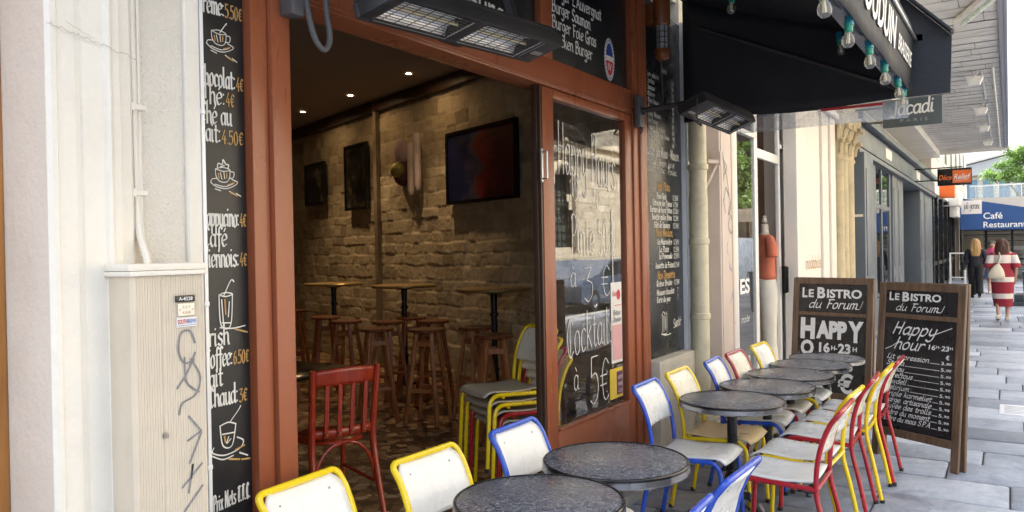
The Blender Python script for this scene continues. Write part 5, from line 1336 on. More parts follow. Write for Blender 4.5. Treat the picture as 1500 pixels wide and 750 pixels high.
mb = MB(); mb.box(7.1, 13.1, 2.91, 4.6, .05, .10); obj('shop_floor', mb, mat('shop_boards', (.22, .17, .12), .5), cs)
mb = MB(); mb.box(7.05, 13.2, 2.52, 4.7, 3.31, 3.36); obj('ceiling', mb, M['ivory'], cs)
mb = MB()
mb.box(9.803, 11.98, 2.135, 2.33, 0, 3.45); mb.box(9.535, 9.802, 2.10, 2.255, 0, 3.45, .01); mb.box(9.80, 10.0, 2.115, 2.134, 0, 3.4, .004); mb.box(11.05, 11.15, 2.10, 2.134, 0, 3.4, .006); mb.box(11.65, 11.98, 2.10, 2.134, 0, 3.4, .006); mb.box(9.53, 12.0, 2.09, 2.134, 0, .25, .01)
obj('pilaster', mb, M['ivory'], cs); mb = MB()
mb.box(6.632, 12.0, 2.08, 2.5, 3.452, 3.9, .01); mb.box(6.632, 12.0, 2.04, 2.079, 3.40, 3.47, .006)
obj('cornice', mb, M['ivory'], cs)
s2 = Sheet((9.84, 2.115, 0), (1, 0, 0), (0, 0, 1), .003); mb = MB(); s2.o.y = 2.135; s2.write(mb, "modabilis", .22, 1.30, .16, .9, .4, shear=.2, width=.95); obj('lettering', mb, M['gold'], cs)
mb = MB(); mb.box(6.632, 13.2, 2.45, 12, 3.901, 11); obj('upper_wall', mb, M['pale_wall'], cs)  # upper storeys, deepened into a solid mass that blocks the sun
# mannequin
mq = thing('mannequin', 'headless shop mannequin in a coral top and cream trousers behind glass', 'mannequin', (9.45, 2.46, .1))
cx, cy = 9.45, 2.46
def ring_loft(rings, n=20, c=(0, 0), rot=0.0, ridge=0.0):
    mb = MB(); bm = mb.bm; prev = None; first = None
    sd = random.uniform(0, 50)
    if len(rings) > 4: rings = crom(rings, 4)
    for (z, dx, dy, rx, ry) in rings:
        vs = []
        for k in range(n):
            a = 2*math.pi*k/n; w = 1+.05*noise.noise((math.cos(a)*2.2+sd, math.sin(a)*2.2, z*5))+.035*noise.noise((math.cos(a)*6, math.sin(a)*6+sd, z*9)); w += ridge*noise.noise((math.cos(a)*9+sd, math.sin(a)*9, z*2.5)); x = dx+rx*w*math.cos(a); y = dy+ry*w*math.sin(a)
            vs.append(bm.verts.new((c[0]+x*math.cos(rot)-y*math.sin(rot), c[1]+x*math.sin(rot)+y*math.cos(rot), z)))
        if prev:
            for k in range(n): bm.faces.new((prev[k], prev[(k+1) % n], vs[(k+1) % n], vs[k]))
        else: first = vs
        prev = vs
    bm.faces.new(first[::-1]); bm.faces.new(prev)
    return mb
ro = R(35)
mb = ring_loft([(1.45, 0, 0, .15, .10), (1.60, 0, 0, .17, .10), (1.68, 0, 0, .155, .085), (1.735, 0, 0, .075, .058), (1.77, 0, 0, .05, .047), (1.85, 0, 0, .047, .044), (1.865, 0, 0, .03, .03)], 20, (cx, cy), ro)
mb.lathe([(.03, 1.88), (.034, 1.90), (.02, 1.93), (.026, 1.95), (0, 1.97)], (cx, cy, 0), 14); mb.tube([(cx, cy, .12), (cx, cy, 1.46)], .014, 8); mb.lathe([(0, .101), (.16, .101), (.16, .115), (0, .12)], (cx, cy, 0), 24); obj('torso', mb, M['mann'], mq)
mb = ring_loft([(1.20, 0, 0, .150, .11), (1.24, 0, 0, .165, .125), (1.30, 0, .0, .158, .118), (1.40, 0, .0, .148, .112), (1.52, 0, .01, .175, .13), (1.62, 0, 0, .185, .115), (1.685, 0, 0, .165, .09), (1.725, 0, 0, .105, .07), (1.735, .01, 0, .075, .06)], 24, (cx, cy), ro)
for s in (-1, 1):
    c_, s_ = math.cos(ro), math.sin(ro)
    mb.tube(crom([(cx+s*.13*c_, cy+s*.13*s_, 1.68), (cx+s*.20*c_, cy+s*.20*s_, 1.60), (cx+s*.225*c_, cy+s*.225*s_, 1.47)], 4), [.06]*4+[.065]*4+[.066], 12)
obj('coral_top', mb, M['coral'], mq)
mb = MB()
for s in (-1, 1):
    c_, s_ = math.cos(ro), math.sin(ro)
    h = ring_loft([(.22, s*.12, 0, .085, .10), (.5, s*.11, .0, .075, .085), (.85, s*.09, 0, .085, .10), (1.08, s*.075, 0, .092, .115), (1.24, s*.055, 0, .08, .095)], 18, (cx, cy), ro)
    me = bpy.data.meshes.new('t'); h.bm.to_mesh(me); mb.bm.from_mesh(me); bpy.data.meshes.remove(me); h.bm.free()
obj('trousers', mb, M['trouser'], mq)

# carved stone portal
cv = thing('stone_portal', 'weathered carved limestone portal with leafy capital between the ivory shop and the slate blue shop', 'portal', (12.6, 2.1, 0))
mb = MB(); mb.box(12.0, 13.25, 2.16, 2.7, 0, 4.2, .02); obj('wall', mb, M['carved'], cv)
for (x, r) in ((12.22, .11), (12.52, .12), (12.86, .15)):
    mb = MB(); mb.lathe([(r*1.5, 0), (r*1.5, .3), (r*1.2, .36), (r*1.25, .42), (r, .48), (r, 2.82), (r*1.15, 2.86), (r*1.0, 2.9)], (x, 2.14, 0), 20); obj('column', mb, M['carved'], cv)
for (x, r) in ((12.22, .11), (12.52, .12), (12.86, .15)):
    mb = MB()
    mb.lathe([(r, 2.9), (r*1.1, 3.0), (r*1.25, 3.2), (r*1.6, 3.36), (r*1.75, 3.40), (r*1.75, 3.5), (0, 3.5)], (x, 2.14, 0), 20)
    for row in range(2):
        for k in range(8):
            a = 2*math.pi*(k+.5*row)/8; z = 2.94+.2*row; rr = r*(1.08+.14*row)
            mb.tube(crom([(x+rr*math.cos(a), 2.14+rr*math.sin(a), z), (x+rr*1.15*math.cos(a), 2.14+rr*1.15*math.sin(a), z+.12), (x+rr*1.5*math.cos(a), 2.14+rr*1.5*math.sin(a), z+.19), (x+rr*1.55*math.cos(a), 2.14+rr*1.55*math.sin(a), z+.14)], 4), .03, 6)
    obj('capital', mb, M['carved'], cv)
mb = MB(); mb.box(12.0, 13.25, 1.98, 2.159, 3.502, 3.72, .03); obj('cornice', mb, M['carved'], cv)

# slate blue shop
sb = thing('slate_blue_shop_building', 'slate blue painted shop front with panelled pilasters, tall window and recessed doorway', 'building', (20, 2.1, 0))
for bx4 in ((13.26, 14.2, 1.90, 2.6), (14.9, 15.70, 2.06, 2.6), (18.16, 18.95, 2.06, 2.6), (19.2, 20.25, 2.08, 2.6), (24.1, 25.2, 2.06, 2.6), (25.8, 28.4, 2.09, 2.6)):
    mb = MB(); mb.box(*bx4, 0, 3.05, .012)
    mb.box(bx4[0]+.12, bx4[1]-.12, bx4[2]-.012, bx4[2]-.0005, .25, .9, .004); mb.box(bx4[0]+.12, bx4[1]-.12, bx4[2]-.012, bx4[2]-.0005, 1.1, 2.8, .004)
    obj('pilaster', mb, M['slate_blue'], sb)
mb = MB(); mb.box(15.701, 18.159, 2.10, 2.5, 0, .55, .01); mb.box(15.701, 18.159, 2.085, 2.0995, .5, .58, .004); obj('sill', mb, M['slate_blue'], sb)
mb = MB(); mb.box(13.26, 28.4, 2.05, 2.6, 3.052, 3.60, .01); mb.box(13.24, 28.42, 1.96, 2.049, 3.05, 3.13, .015); mb.box(13.22, 28.45, 1.90, 2.0495, 3.56, 3.68, .02); mb.box(13.26, 28.4, 2.0, 2.0495, 3.18, 3.5, .004); obj('fascia', mb, M['slate_blue'], sb)
mb = MB(); mb.box(15.75, 15.95, 2.10, 2.14, .581, 3.05); mb.box(16.7, 16.85, 2.10, 2.14, .581, 3.05); mb.box(17.9, 18.158, 2.10, 2.14, .581, 3.05); mb.box(15.951, 17.899, 2.105, 2.135, 2.28, 2.36); obj('window_frame', mb, M['slate_blue'], sb)
mb = MB(); mb.quad((15.951, 2.12, .581), (17.899, 2.12, .581), (17.899, 2.12, 3.05), (15.951, 2.12, 3.05)); obj('shop_window', mb, M['shopglass'], sb)
mb = MB(); mb.box(14.21, 18.9, 3.2, 3.3, 0, 3.05); mb.box(18.3, 18.4, 2.61, 3.2, 0, 3.05); obj('display_back', mb, M['ivory'], sb)
mb = MB(); mb.box(14.2, 14.898, 2.12, 2.6, 0, 3.05); mb.box(18.951, 19.199, 2.12, 2.6, 0, 3.05); mb.box(25.201, 25.799, 2.12, 2.6, 0, 3.05); obj('infill_panel', mb, M['slate_dark'], sb)
mb = MB(); mb.box(20.26, 24.09, 2.55, 2.65, 0, 3.05); obj('doorway_back', mb, M['slate_dark'], sb)
mb = MB(); mb.box(20.5, 23.9, 2.50, 2.549, .1, 2.6, .005); mb.box(20.7, 23.7, 2.49, 2.4995, .2, .9, .003); obj('door', mb, M['slate_blue'], sb)
mb = MB(); mb.box(13.9, 14.9, 2.02, 2.10, 2.02, 2.06, .004) ; mb.box(13.253, 13.258, 1.93, 2.05, 2.03, 2.07); obj('letter_rail', mb, M['lam_cream'], sb)
mb = MB()
for (x, z) in ((16.6, 3.26), (22.5, 3.26)): mb.box(x, x+.9, 1.99, 1.9999, z, z+.2)
obj('notice', mb, M['sticker'], sb)
mb = MB(); mb.box(13.26, 28.4, 2.45, 12, 3.601, 11); obj('upper_wall', mb, M['pale_wall'], sb)  # upper storeys, deepened so the open shop behind stays shaded
jc = thing('hanging_sign', 'slate grey hanging shop sign reading Jacadi PARIS', 'sign', (13.0, 1.6, 3.35))
mb = MB(); mb.box(12.98, 13.02, .805, 1.595, 3.345, 3.757, .005); pk = obj('sign_board', mb, M['sign_grey'], jc)
mb = MB(); mb.tube([(13.0, 2.05, 3.72), (13.0, 1.3, 3.72)], .014, 8) if False else mb.tube([(13.0, 2.05, 3.66), (13.0, 1.596, 3.66)], .016, 8); mb.tube([(13.0, 2.05, 3.44), (13.0, 1.596, 3.44)], .016, 8); obj('bracket', mb, M['sign_grey'], jc)
s2 = Sheet((12.98, 1.595, 3.345), (0, -1, 0), (0, 0, 1), .002); mb = MB(); s2.write(mb, "Jacadi", .10, .17, .21, 1.05, .85, 45, shear=.12, width=.58, jit=0, rise=.03); obj('lettering', mb, M['sign_white'], pk)
mb = MB(); s2.type(mb, "P A R I S", .24, .065, .05, 0.0, width=.36); obj('lettering', mb, mat('sign_letter_grey', (.22, .25, .27), .5), pk)

# canopy over the pavement
cp = thing('street_canopy', 'pale grey panelled canopy slab over the pavement with a violet grey edge', 'canopy', (17, 1.0, 4.5))
bm = bmesh.new(); mb = MB(); x = 6.6; rnd = random.Random(5)
while x < 28.2:
    w = .42; y = .10+rnd.uniform(-.5, 0)
    while y < 2.1:
        l = .62; y0, y1 = max(.10, y+.004), min(2.1, y+l-.004)
        if y1-y0 > .03:
            a, b = rnd.uniform(-.003, .003), rnd.uniform(-.002, .002)
            z0 = 4.515; x1 = min(x+w-.006, 28.2)
            mb.quad((x, y0, z0+a), (x1, y0, z0+.007+a+b), (x1, y1, z0+.007+a), (x, y1, z0+a-b))
        y += l
    x += w
bm.free(); obj('soffit_panel', mb, M['canopy'], cp)
mb = MB(); mb.box(6.6, 28.3, .03, 2.4, 4.56, 4.72); obj('slab', mb, M['canopy_edge'], cp)
mb = MB(); mb.box(6.6, 28.32, -.01, .029, 4.46, 4.78, .006); mb.box(6.6, 28.3, .03, .095, 4.47, 4.5595, .004); obj('edge_trim', mb, M['canopy_edge'], cp)
mb = MB(); mb.box(28.2, 28.36, .03, 2.1, 4.40, 4.559, .006); mb.box(6.6, 28.199, 1.82, 2.44, 4.30, 4.50, .01); obj('end_beam', mb, M['canopy'], cp)
mb = MB(); mb.tube([(15.0, .2, 4.46), (28, .2, 4.46)], .02, 8); obj('conduit_pipe', mb, M['canopy'], cp)
for i, (x, y, l) in enumerate(((15.5, .47, 'white floodlight under the canopy, nearest of four'), (19.2, .475, 'white floodlight under the canopy, second of four from the front'), (22.2, .49, 'white floodlight under the canopy, third of four from the front'), (25.6, .48, 'white floodlight under the canopy, last of four near its far end'))):
    t = thing('floodlight', l, 'floodlight', (x, y, 4.46), group='canopy floodlights')
    mb = MB(); mb.prism([(-.13, 0), (.13, -.02), (.09, -.16), (-.08, -.13)], lambda u, v, d: (x+v*.9+.05, y+u+.02, 4.42+v*.7+d*.0+u*.25) if False else (x+d, y+u, 4.43+v+.15*u), -.11, .11, .01); obj('lamp_head', mb, M['lampwhite'], t)
    mb = MB(); mb.bar((x, y, 4.43), (x, y-.06, 4.51), .03, .03); mb.bar((x, y-.10, 4.50), (x+3.0 if i < 3 else x+.5, y-.10, 4.50), .025, .025); obj('rail', mb, M['lampwhite'], t)
ft = thing('strip_light', 'white fluorescent strip light under the canopy edge at the top of the view', 'lamp', (11, .24, 4.42))
Mx = Matrix.Translation((11.1, .30, 4.42)) @ Matrix.Rotation(R(20), 4, 'Z')
mb = MB(); mb.box(-.65, .65, -.08, .08, 0, .08, .02, 2, Mx); obj('housing', mb, M['lampwhite'], ft)
mb = MB(); mb.tube([Mx @ V3((-.55, 0, -.012)), Mx @ V3((.55, 0, -.012))], .02, 8); obj('tube', mb, mat('lamp_tube', (.62, .78, .62), .3), ft)

# black shop further on
bs = thing('dark_shop_building', 'narrow dark framed shop front with tall panes beyond the slate blue shop', 'building', (34, 2.1, 0))
mb = MB()
for x in (28.45, 30.2, 32.6, 34.9, 37.4, 39.6): mb.box(x, x+.28, 2.05, 2.3, 0, 3.2)
mb.box(28.45, 39.88, 2.07, 2.28, .85, .98); mb.box(28.45, 39.88, 2.07, 2.28, 0, .12)
obj('window_frame', mb, M['black_gloss'], bs)
mb = MB(); mb.quad((28.45, 2.16, .1), (39.88, 2.16, .1), (39.88, 2.16, 3.2), (28.45, 2.16, 3.2)); obj('shop_window', mb, M['shopglass'], bs)
mb = MB(); mb.box(28.45, 39.88, 3.0, 3.1, 0, 3.2); obj('display_back', mb, mat('display_grey', (.25, .26, .27), .7), bs)
mb = MB(); mb.box(39.89, 44.5, 2.10, 2.5, 0, 3.55); obj('wall', mb, M['pink'], bs)
mb = MB(); mb.box(28.45, 39.88, 2.0, 2.4, 3.202, 3.55, .02); obj('fascia', mb, M['white_frame'], bs)
mb = MB(); mb.box(28.45, 53, 2.1, 10, 3.552, 12); obj('upper_wall', mb, M['pale_wall'], bs)
for x in (30.5, 34, 37.5, 41, 44.5, 48):
    for z in (4.5, 7.8):
        mb = MB(); mb.box(x, x+1.2, 2.06, 2.0995, z, z+2.1, .01); w_ = obj('window', mb, M['white_frame'], bs)
        mb = MB(); mb.box(x+.12, x+1.08, 2.045, 2.0595, z+.12, z+1.98); obj('pane', mb, M['dark_glass'], w_)
dr = thing('hanging_sign', 'black and orange hanging shop sign reading Déco Relief', 'sign', (22.0, 1.5, 3.0))
mb = MB(); mb.box(21.97, 22.03, .75, 1.49, 3.005, 3.422, .006); pk = obj('sign_board', mb, M['black_gloss'], dr)
mb = MB(); mb.box(21.962, 21.9695, .77, 1.16, 3.06, 3.37); ob = obj('orange_field', mb, M['orange'], pk)
s2 = Sheet((21.97, 1.49, 3.005), (0, -1, 0), (0, 0, 1), .003); mb = MB(); s2.type(mb, "Déco", .03, .14, .13, .02, shear=.2, width=.27); obj('lettering', mb, M['orange'], pk)
s2 = Sheet((21.962, 1.49, 3.005), (0, -1, 0), (0, 0, 1), .003); mb = MB(); s2.type(mb, "Relief", .355, .14, .14, .01, shear=.22, width=.33); s2.strip(mb, [(.36, .10), (.66, .12)], .008); obj('lettering', mb, M['white_paint'], pk)
mb = MB(); mb.tube([(22, 2.05, 3.45), (22, .95, 3.45)], .014, 6); mb.tube([(22, 2.05, 3.15), (22, 1.4, 3.15)], .014, 6); mb.tube([(22, 1.45, 3.45), (22, 1.45, 3.42)], .012, 6); obj('bracket', mb, M['black_gloss'], dr)
ox = thing('box_sign', 'small orange box sign on the dark shop front below the hanging sign', 'sign', (30.6, 2.0, 3.1))
mb = MB(); mb.box(30.3, 30.9, 1.55, 1.999, 3.14, 3.56, .02); obj('sign_box', mb, M['orange'], ox); mb = MB(); mb.bar((30.6, 1.999, 3.35), (30.6, 2.06, 3.35), .1, .1); obj('bracket', mb, M['black_gloss'], ox)

# café at the end
cf = thing('cafe_building', 'glazed café with a glass balustrade on its roof at the street end', 'building', (46, -3, 0))
mb = MB(); mb.box(41.5, 60, -14, 2.05, 2.9, 3.6); mb.box(44, 60, -14, 2.05, 0, 2.899); obj('wall', mb, M['pale_wall'], cf)
mb = MB()
for i in range(16): y = 1.9-i*1.0; mb.box(41.5, 41.6, y-.05, y+.05, 0, 2.899)
mb.box(41.52, 41.58, -14, 1.9, .8, .86); mb.box(41.52, 41.58, -14, 1.9, 1.9, 1.94)
for i in range(9): z = .3+i*.22; mb.box(42.4, 42.5, -14, 1.0, z, z+.03)
obj('window_frame', mb, M['black_gloss'], cf)
mb = MB(); mb.quad((41.55, -14, 0), (41.55, 1.9, 0), (41.55, 1.9, 2.899), (41.55, -14, 2.899)); obj('window', mb, M['shopglass'], cf)
mb = MB()
for i in range(13): y = 1.6-i*1.1; mb.box(51.97, 52.03, y-.03, y+.03, 3.6, 4.8)
mb.box(51.95, 52.05, -13, 1.9, 4.78, 4.86); obj('handrail', mb, M['alu'], cf)
mb = MB(); mb.quad((52, -13, 3.62), (52, 1.9, 3.62), (52, 1.9, 4.77), (52, -13, 4.77)); obj('balustrade_glass', mb, glassmat('pale_glass', (.78, .90, .92), 1.6, dust=.25), cf)
ca = thing('awning', 'blue side-sloping café awning lettered Café Restaurant at the end of the street', 'awning', (38, 0, 2.1))
mb = MB(); mb.prism([(1.75, 2.13), (-4.2, 2.06), (-4.2, 2.30), (-.513, 2.995), (1.62, 3.44), (1.75, 3.46)], lambda u, v, d: (d, u, v), 38, 41.4); cl = obj('canopy_cloth', mb, M['blue_awn'], ca)
s2 = Sheet((38, 1.75, 2.1), (0, -1, 0), (0, 0, 1), .004); mb = MB(); s2.type(mb, "Café", .84, .46, .27, .012, width=.68); s2.type(mb, "Restaurant", .84, .10, .25, .012, width=1.50); obj('lettering', mb, M['white_paint'], cl)
mb = MB(); mb.tube([(38.1, 1.7, 0), (38.1, 1.7, 2.13)], .04, 8); mb.tube([(38.1, -4.1, 0), (38.1, -4.1, 2.1)], .04, 8); obj('post', mb, M['black_gloss'], ca)
wb = thing('awning_cassette', 'white boxed awning cassette on the wall by the blue café awning', 'awning box', (36.5, 1.9, 2.9))
mb = MB(); mb.box(35.0, 37.5, 1.62, 2.0, 3.05, 3.62, .03); obj('cover', mb, M['white_frame'], wb); mb = MB(); mb.box(35.5, 37.4, 1.72, 2.0, 2.62, 3.049, .03); obj('box', mb, M['white_frame'], wb)
js = thing('small_sign', 'small pale sign with thin handwriting before the blue café awning', 'sign', (34, 1.2, 2.7))
mb = MB(); mb.box(33.98, 34.02, .86, 1.525, 2.66, 3.17, .004); pk = obj('sign_board', mb, M['sticker'], js)
s2 = Sheet((33.98, 1.525, 2.66), (0, -1, 0), (0, 0, 1), .003); mb = MB(); s2.write(mb, "joli geranc", .08, .19, .24, .6, .4, shear=.15, width=.52); obj('lettering', mb, M['sign_grey'], pk)
mb = MB(); mb.bar((34, 1.525, 3.0), (34, 2.1, 3.0), .03, .03); obj('bracket', mb, M['alu'], js)
# far building
fb = thing('apartment_building', 'pale building with blue windows and sloping roof behind the tree at the street end', 'building', (95, -4, 0))
mb = MB(); mb.box(92, 104, -22, 5.2, 0, 8.3); obj('wall', mb, M['pale_wall'], fb)
mb = MB(); mb.prism([(6, 8.31), (6, 8.8), (-8, 12.0), (-22.5, 8.8), (-22.5, 8.31)], lambda u, v, d: (d, u, v), 91.4, 104.5); obj('roof', mb, M['zinc'], fb)
mb = MB(); mb.prism([(6.2, 8.85), (6.2, 9.05), (-8, 12.35), (-8, 12.1)], lambda u, v, d: (d, u, v), 91.2, 104.6); obj('parapet', mb, M['pale_wall'], fb)
for y in (3.6, 2.2, .8, -.6, -2.0, -3.4):
    mb = MB(); mb.box(91.9, 91.999, y-.9, y, 5.4, 7.9); obj('window', mb, M['blue_glass'], fb)

# ------------------------------------------------------------------ trees
def tree(label, loc, crowns, h0, nleaf, lsz, group, seed, trunk_r=.16):
    rnd = random.Random(seed)
    t = thing('tree', label, 'tree', loc, group=group, world=True)
    base = V3(loc)
    mb = MB()
    top = base+V3((0, 0, h0))
    mb.tube([tuple(base), tuple(base+V3((.05, .03, h0*.5))), tuple(top)], [trunk_r*1.25, trunk_r, trunk_r*.7], 10)
    for (dx, dy, dz, r) in crowns:
        e = base+V3((dx, dy, dz)); mb.tube(crom([tuple(top-V3((0, 0, .5))), tuple(top.lerp(e, .5)+V3((0, 0, -.2))), tuple(e)], 3), [trunk_r*.6-trunk_r*.07*i for i in range(7)], 7)
    obj('trunk', mb, M['bark'], t)
    bm = bmesh.new(); lay = bm.verts.layers.float.new('tone')
    cl = []
    for (dx, dy, dz, r) in crowns:
        for k in range(14):
            d = V3((rnd.gauss(0, 1), rnd.gauss(0, 1), rnd.gauss(0, .8))).normalized()*r*rnd.uniform(.35, 1.0)
            cl.append((base+V3((dx, dy, dz))+d, r*rnd.uniform(.18, .36), rnd.uniform(0, 1)))
    for i in range(nleaf):
        c, r, tn = rnd.choice(cl)
        p = c+V3((rnd.gauss(0, .55), rnd.gauss(0, .55), rnd.gauss(0, .5)))*r
        n = V3((rnd.gauss(0, 1), rnd.gauss(0, 1), rnd.gauss(.5, 1))).normalized(); u = n.orthogonal().normalized(); w = n.cross(u)
        a = rnd.uniform(0, 6.28); u, w = u*math.cos(a)+w*math.sin(a), w*math.cos(a)-u*math.sin(a)
        s = lsz*rnd.uniform(.6, 1.3)
        vs = [bm.verts.new(q) for q in (p-u*s, p-w*s*.45+n*s*.1, p+u*s, p+w*s*.45+n*s*.1)]
        for v in vs: v[lay] = min(1, max(0, tn*.6+rnd.uniform(0, .4)))
        bm.faces.new(vs)
    h = MB(); h.bm.free(); h.bm = bm
    obj('crown', h, M['leaf'], t, recalc=False)
tree('leafy bright green tree above the glass balustrade at the street end', (66, -.9, 0), [(0, 0, 6.6, 1.5), (0, 1.3, 6.4, 1.1), (.5, -1.6, 7.0, 1.7), (0, .3, 7.6, 1.0), (0, -3, 6.4, 1.6)], 4.8, 9000, .10, None, 1)
g4 = 'trees across the street'
tree('broad green tree across the street, mirrored in the clothes shop window', (47, -9.5, -.13), [(0, 0, 5.2, 1.9), (1.6, .6, 6.6, 1.8), (-1.8, 0, 6.4, 1.8), (0, .4, 8.2, 1.7), (0, 0, 3.6, 1.3)], 3.6, 7000, .20, g4, 2)
tree('tall green tree across the street at the far end, mirrored in the clothes shop glass', (55, -9.0, -.13), [(0, 0, 5.4, 2.0), (1.6, .6, 7.0, 1.9), (-1.8, 0, 6.8, 1.9), (0, .4, 8.8, 1.7)], 3.8, 5000, .22, g4, 4)

# ------------------------------------------------------------------ church wall over the street, seen mirrored in the door glass
ch = thing('church_building', 'pale limestone church wall with arched latticed window, mirrored in the door glass', 'church', (24, -9, -.13))
bm = bmesh.new(); lay = bm.verts.layers.float.new('tone'); rnd = random.Random(21)
wx, wz0, wr = 24.4, 1.7, .95; ztop = 3.7
z = -.13
while z < 11:
    h = rnd.uniform(.28, .42); x = 4+rnd.uniform(-.6, 0)
    while x < 42:
        w = rnd.uniform(.5, .95); tn = rnd.gauss(.1, .10); cx_, cz_ = x+w/2, z+h/2
        inside = abs(cx_-wx) < wr-.1 and wz0 < cz_ < ztop or (cx_-wx)**2+(cz_-ztop)**2 < (wr-.1)**2 and cz_ >= ztop
        if not inside:
            g = .006; vs = [bm.verts.new((a, -9+rnd.uniform(-.004, .004), b)) for a, b in ((x+g, z+g), (x+w-g, z+g), (x+w-g, z+h-g), (x+g, z+h-g))]
            for v in vs: v[lay] = tn
            bm.faces.new(vs)
        x += w
    z += h
h = MB(); h.bm.free(); h.bm = bm; h.box(4, 42, -9.6, -9.5, -.13, 11)
obj('wall', h, M['church'], ch)
mb = MB(); mb.box(4, 42, -9.2, -8.8, 5.0, 5.25, .03); mb.box(4, 42, -9.2, -8.86, 5.5, 5.62, .02); mb.box(4, 42, -9.4, -8.7, -.13, .5, .03); obj('string_course', mb, M['church'], ch)
mb = MB()
for x in (14, 20.6, 30, 37): mb = MB(); mb.box(x, x+.9, -8.999, -8.3, -.13, 8.5, .03); obj('buttress', mb, M['church'], ch)
mb = MB()
pts = [(wx-wr, -8.98, wz0)]+[(wx-wr*math.cos(R(a)), -8.98, ztop+wr*math.sin(R(a))) for a in range(0, 181, 12)]+[(wx+wr, -8.98, wz0)]
mb.tube(pts, .16, 8); fr = obj('window', mb, M['church'], ch)
mb = MB(); mb.box(wx-wr, wx+wr, -9.3, -9.25, wz0, ztop+wr); obj('pane', mb, mat('leaded_glass', (.16, .20, .19), .15), fr)
mb = MB()
for i in range(7): x = wx-wr+2*wr*i/6; mb.box(x-.02, x+.02, -9.2, -9.15, wz0, ztop+.9)
for i in range(10): zz = wz0+i*.32; mb.box(wx-wr, wx+wr, -9.195, -9.155, zz-.015, zz+.015)
obj('lattice', mb, M['black_gloss'], fr)
mb = MB(); mb.tube([(22.4, -8.86, -.1), (22.4, -8.86, 8)], .08, 10); mb.tube([(18.6, -8.86, -.1), (18.6, -8.86, 8)], .08, 10); obj('gutter_pipe', mb, M['zinc'], ch)

def car(label, nm, cat, cx, cy, prof, glass, width, m, wheels):
    t = thing(nm, label, cat, (cx, cy, -.13)); y0, y1 = cy-width/2, cy+width/2
    mb = MB(); mb.prism(prof, lambda u, v, d: (cx+u, d, -.13+v), y0, y1, .05); obj('body', mb, m, t)
    for k, g in enumerate(glass):
        mb = MB()
        for s in (y0-.012, y1+.004): mb.prism(g, lambda u, v, d: (cx+u, d, -.13+v), s, s+.008)
        obj('window', mb, M['dark_glass'], t)
    for u in wheels:
        for y in (y0-.01, y1-.19):
            mb = MB(); Mx = Matrix.Translation((cx+u, y, .19)) @ Matrix.Rotation(R(-90), 4, 'X'); mb.lathe([(.19, 0), (.30, .0), (.32, .03), (.32, .17), (.30, .20), (.19, .20)], n=24, M=Mx); w = obj('wheel', mb, M['tyre'], t)
            mb = MB(); mb.lathe([(0, .01), (.06, .02), (.185, .03), (.19, .01)], n=16, M=Mx); mb.lathe([(0, .19), (.06, .18), (.185, .17), (.19, .19)], n=16, M=Mx); obj('rim', mb, M['alu'], w)
car('blue grey parked car across the street, mirrored low in the door glass', 'parked_car', 'car', 20.5, -6.0,
    [(-2.1, .3), (-2.1, .75), (-1.95, .92), (-1.0, 1.0), (-.35, 1.42), (.9, 1.45), (1.75, 1.0), (2.1, .9), (2.15, .35), (1.9, .22), (-1.9, .22)],
    [[(-.85, 1.0), (-.3, 1.36), (.25, 1.38), (.25, 1.0)], [(.32, 1.0), (.32, 1.38), (.85, 1.38), (1.4, 1.0)]], 1.75, M['car_paint'], (-1.3, 1.3))
car('pale blue parked van across the street, mirrored in the clothes shop window', 'parked_van', 'van', 33.5, -6.2,
    [(-2.4, .3), (-2.4, 1.0), (-1.6, 1.2), (-.9, 1.95), (-.6, 2.1), (2.4, 2.1), (2.45, .35), (2.2, .25), (-2.2, .25)],
    [[(-1.4, 1.2), (-.8, 1.85), (-.1, 1.85), (-.1, 1.2)]], 1.9, M['van_paint'], (-1.5, 1.5))
gb = thing('litter_bin', 'green litter bin across the street, mirrored in the door glass', 'bin', (19.2, -8.0, -.13))
mb = MB(); mb.lathe([(0, 0), (.30, 0), (.34, 1.35), (.36, 1.4), (0, 1.42)], (19.2, -8.0, -.13), 20); obj('body', mb, M['bin_green'], gb)

# planter and pole at the frame edge
pt = thing('planter', 'round grey metal planter at the edge of the pavement behind the striped dress', 'planter', (19.2, -.46, 0))
mb = MB(); mb.lathe([(0, 0), (.22, 0), (.25, .05), (.29, .95), (.30, .975), (.27, .98), (.26, .9), (0, .9)], (19.2, -.50, 0), 26); obj('body', mb, mat('planter_zinc', (.16, .19, .22), .4, .5, dirt=.3), pt)
mb = MB(); mb.tube([(19.2, -.50, .9), (19.2, -.50, 1.32)], .04, 10); mb.lathe([(0, 1.32), (.05, 1.32), (.05, 1.38), (0, 1.40)], (19.2, -.5, 0), 12); obj('post', mb, M['zinc'], pt)
lb = thing('planter', 'low dark trough planter on the pavement beyond the striped dress', 'planter', (23.2, -.2, 0))
mb = MB(); mb.box(22.9, 23.7, -.75, -.05, 0, .10, .01); mb.box(22.95, 23.65, -.72, -.08, .101, .28, .02); obj('trough', mb, M['slate_dark'], lb); mb = MB(); mb.box(23.0, 23.6, -.68, -.12, .281, .285); obj('soil', mb, M['bark'], lb)
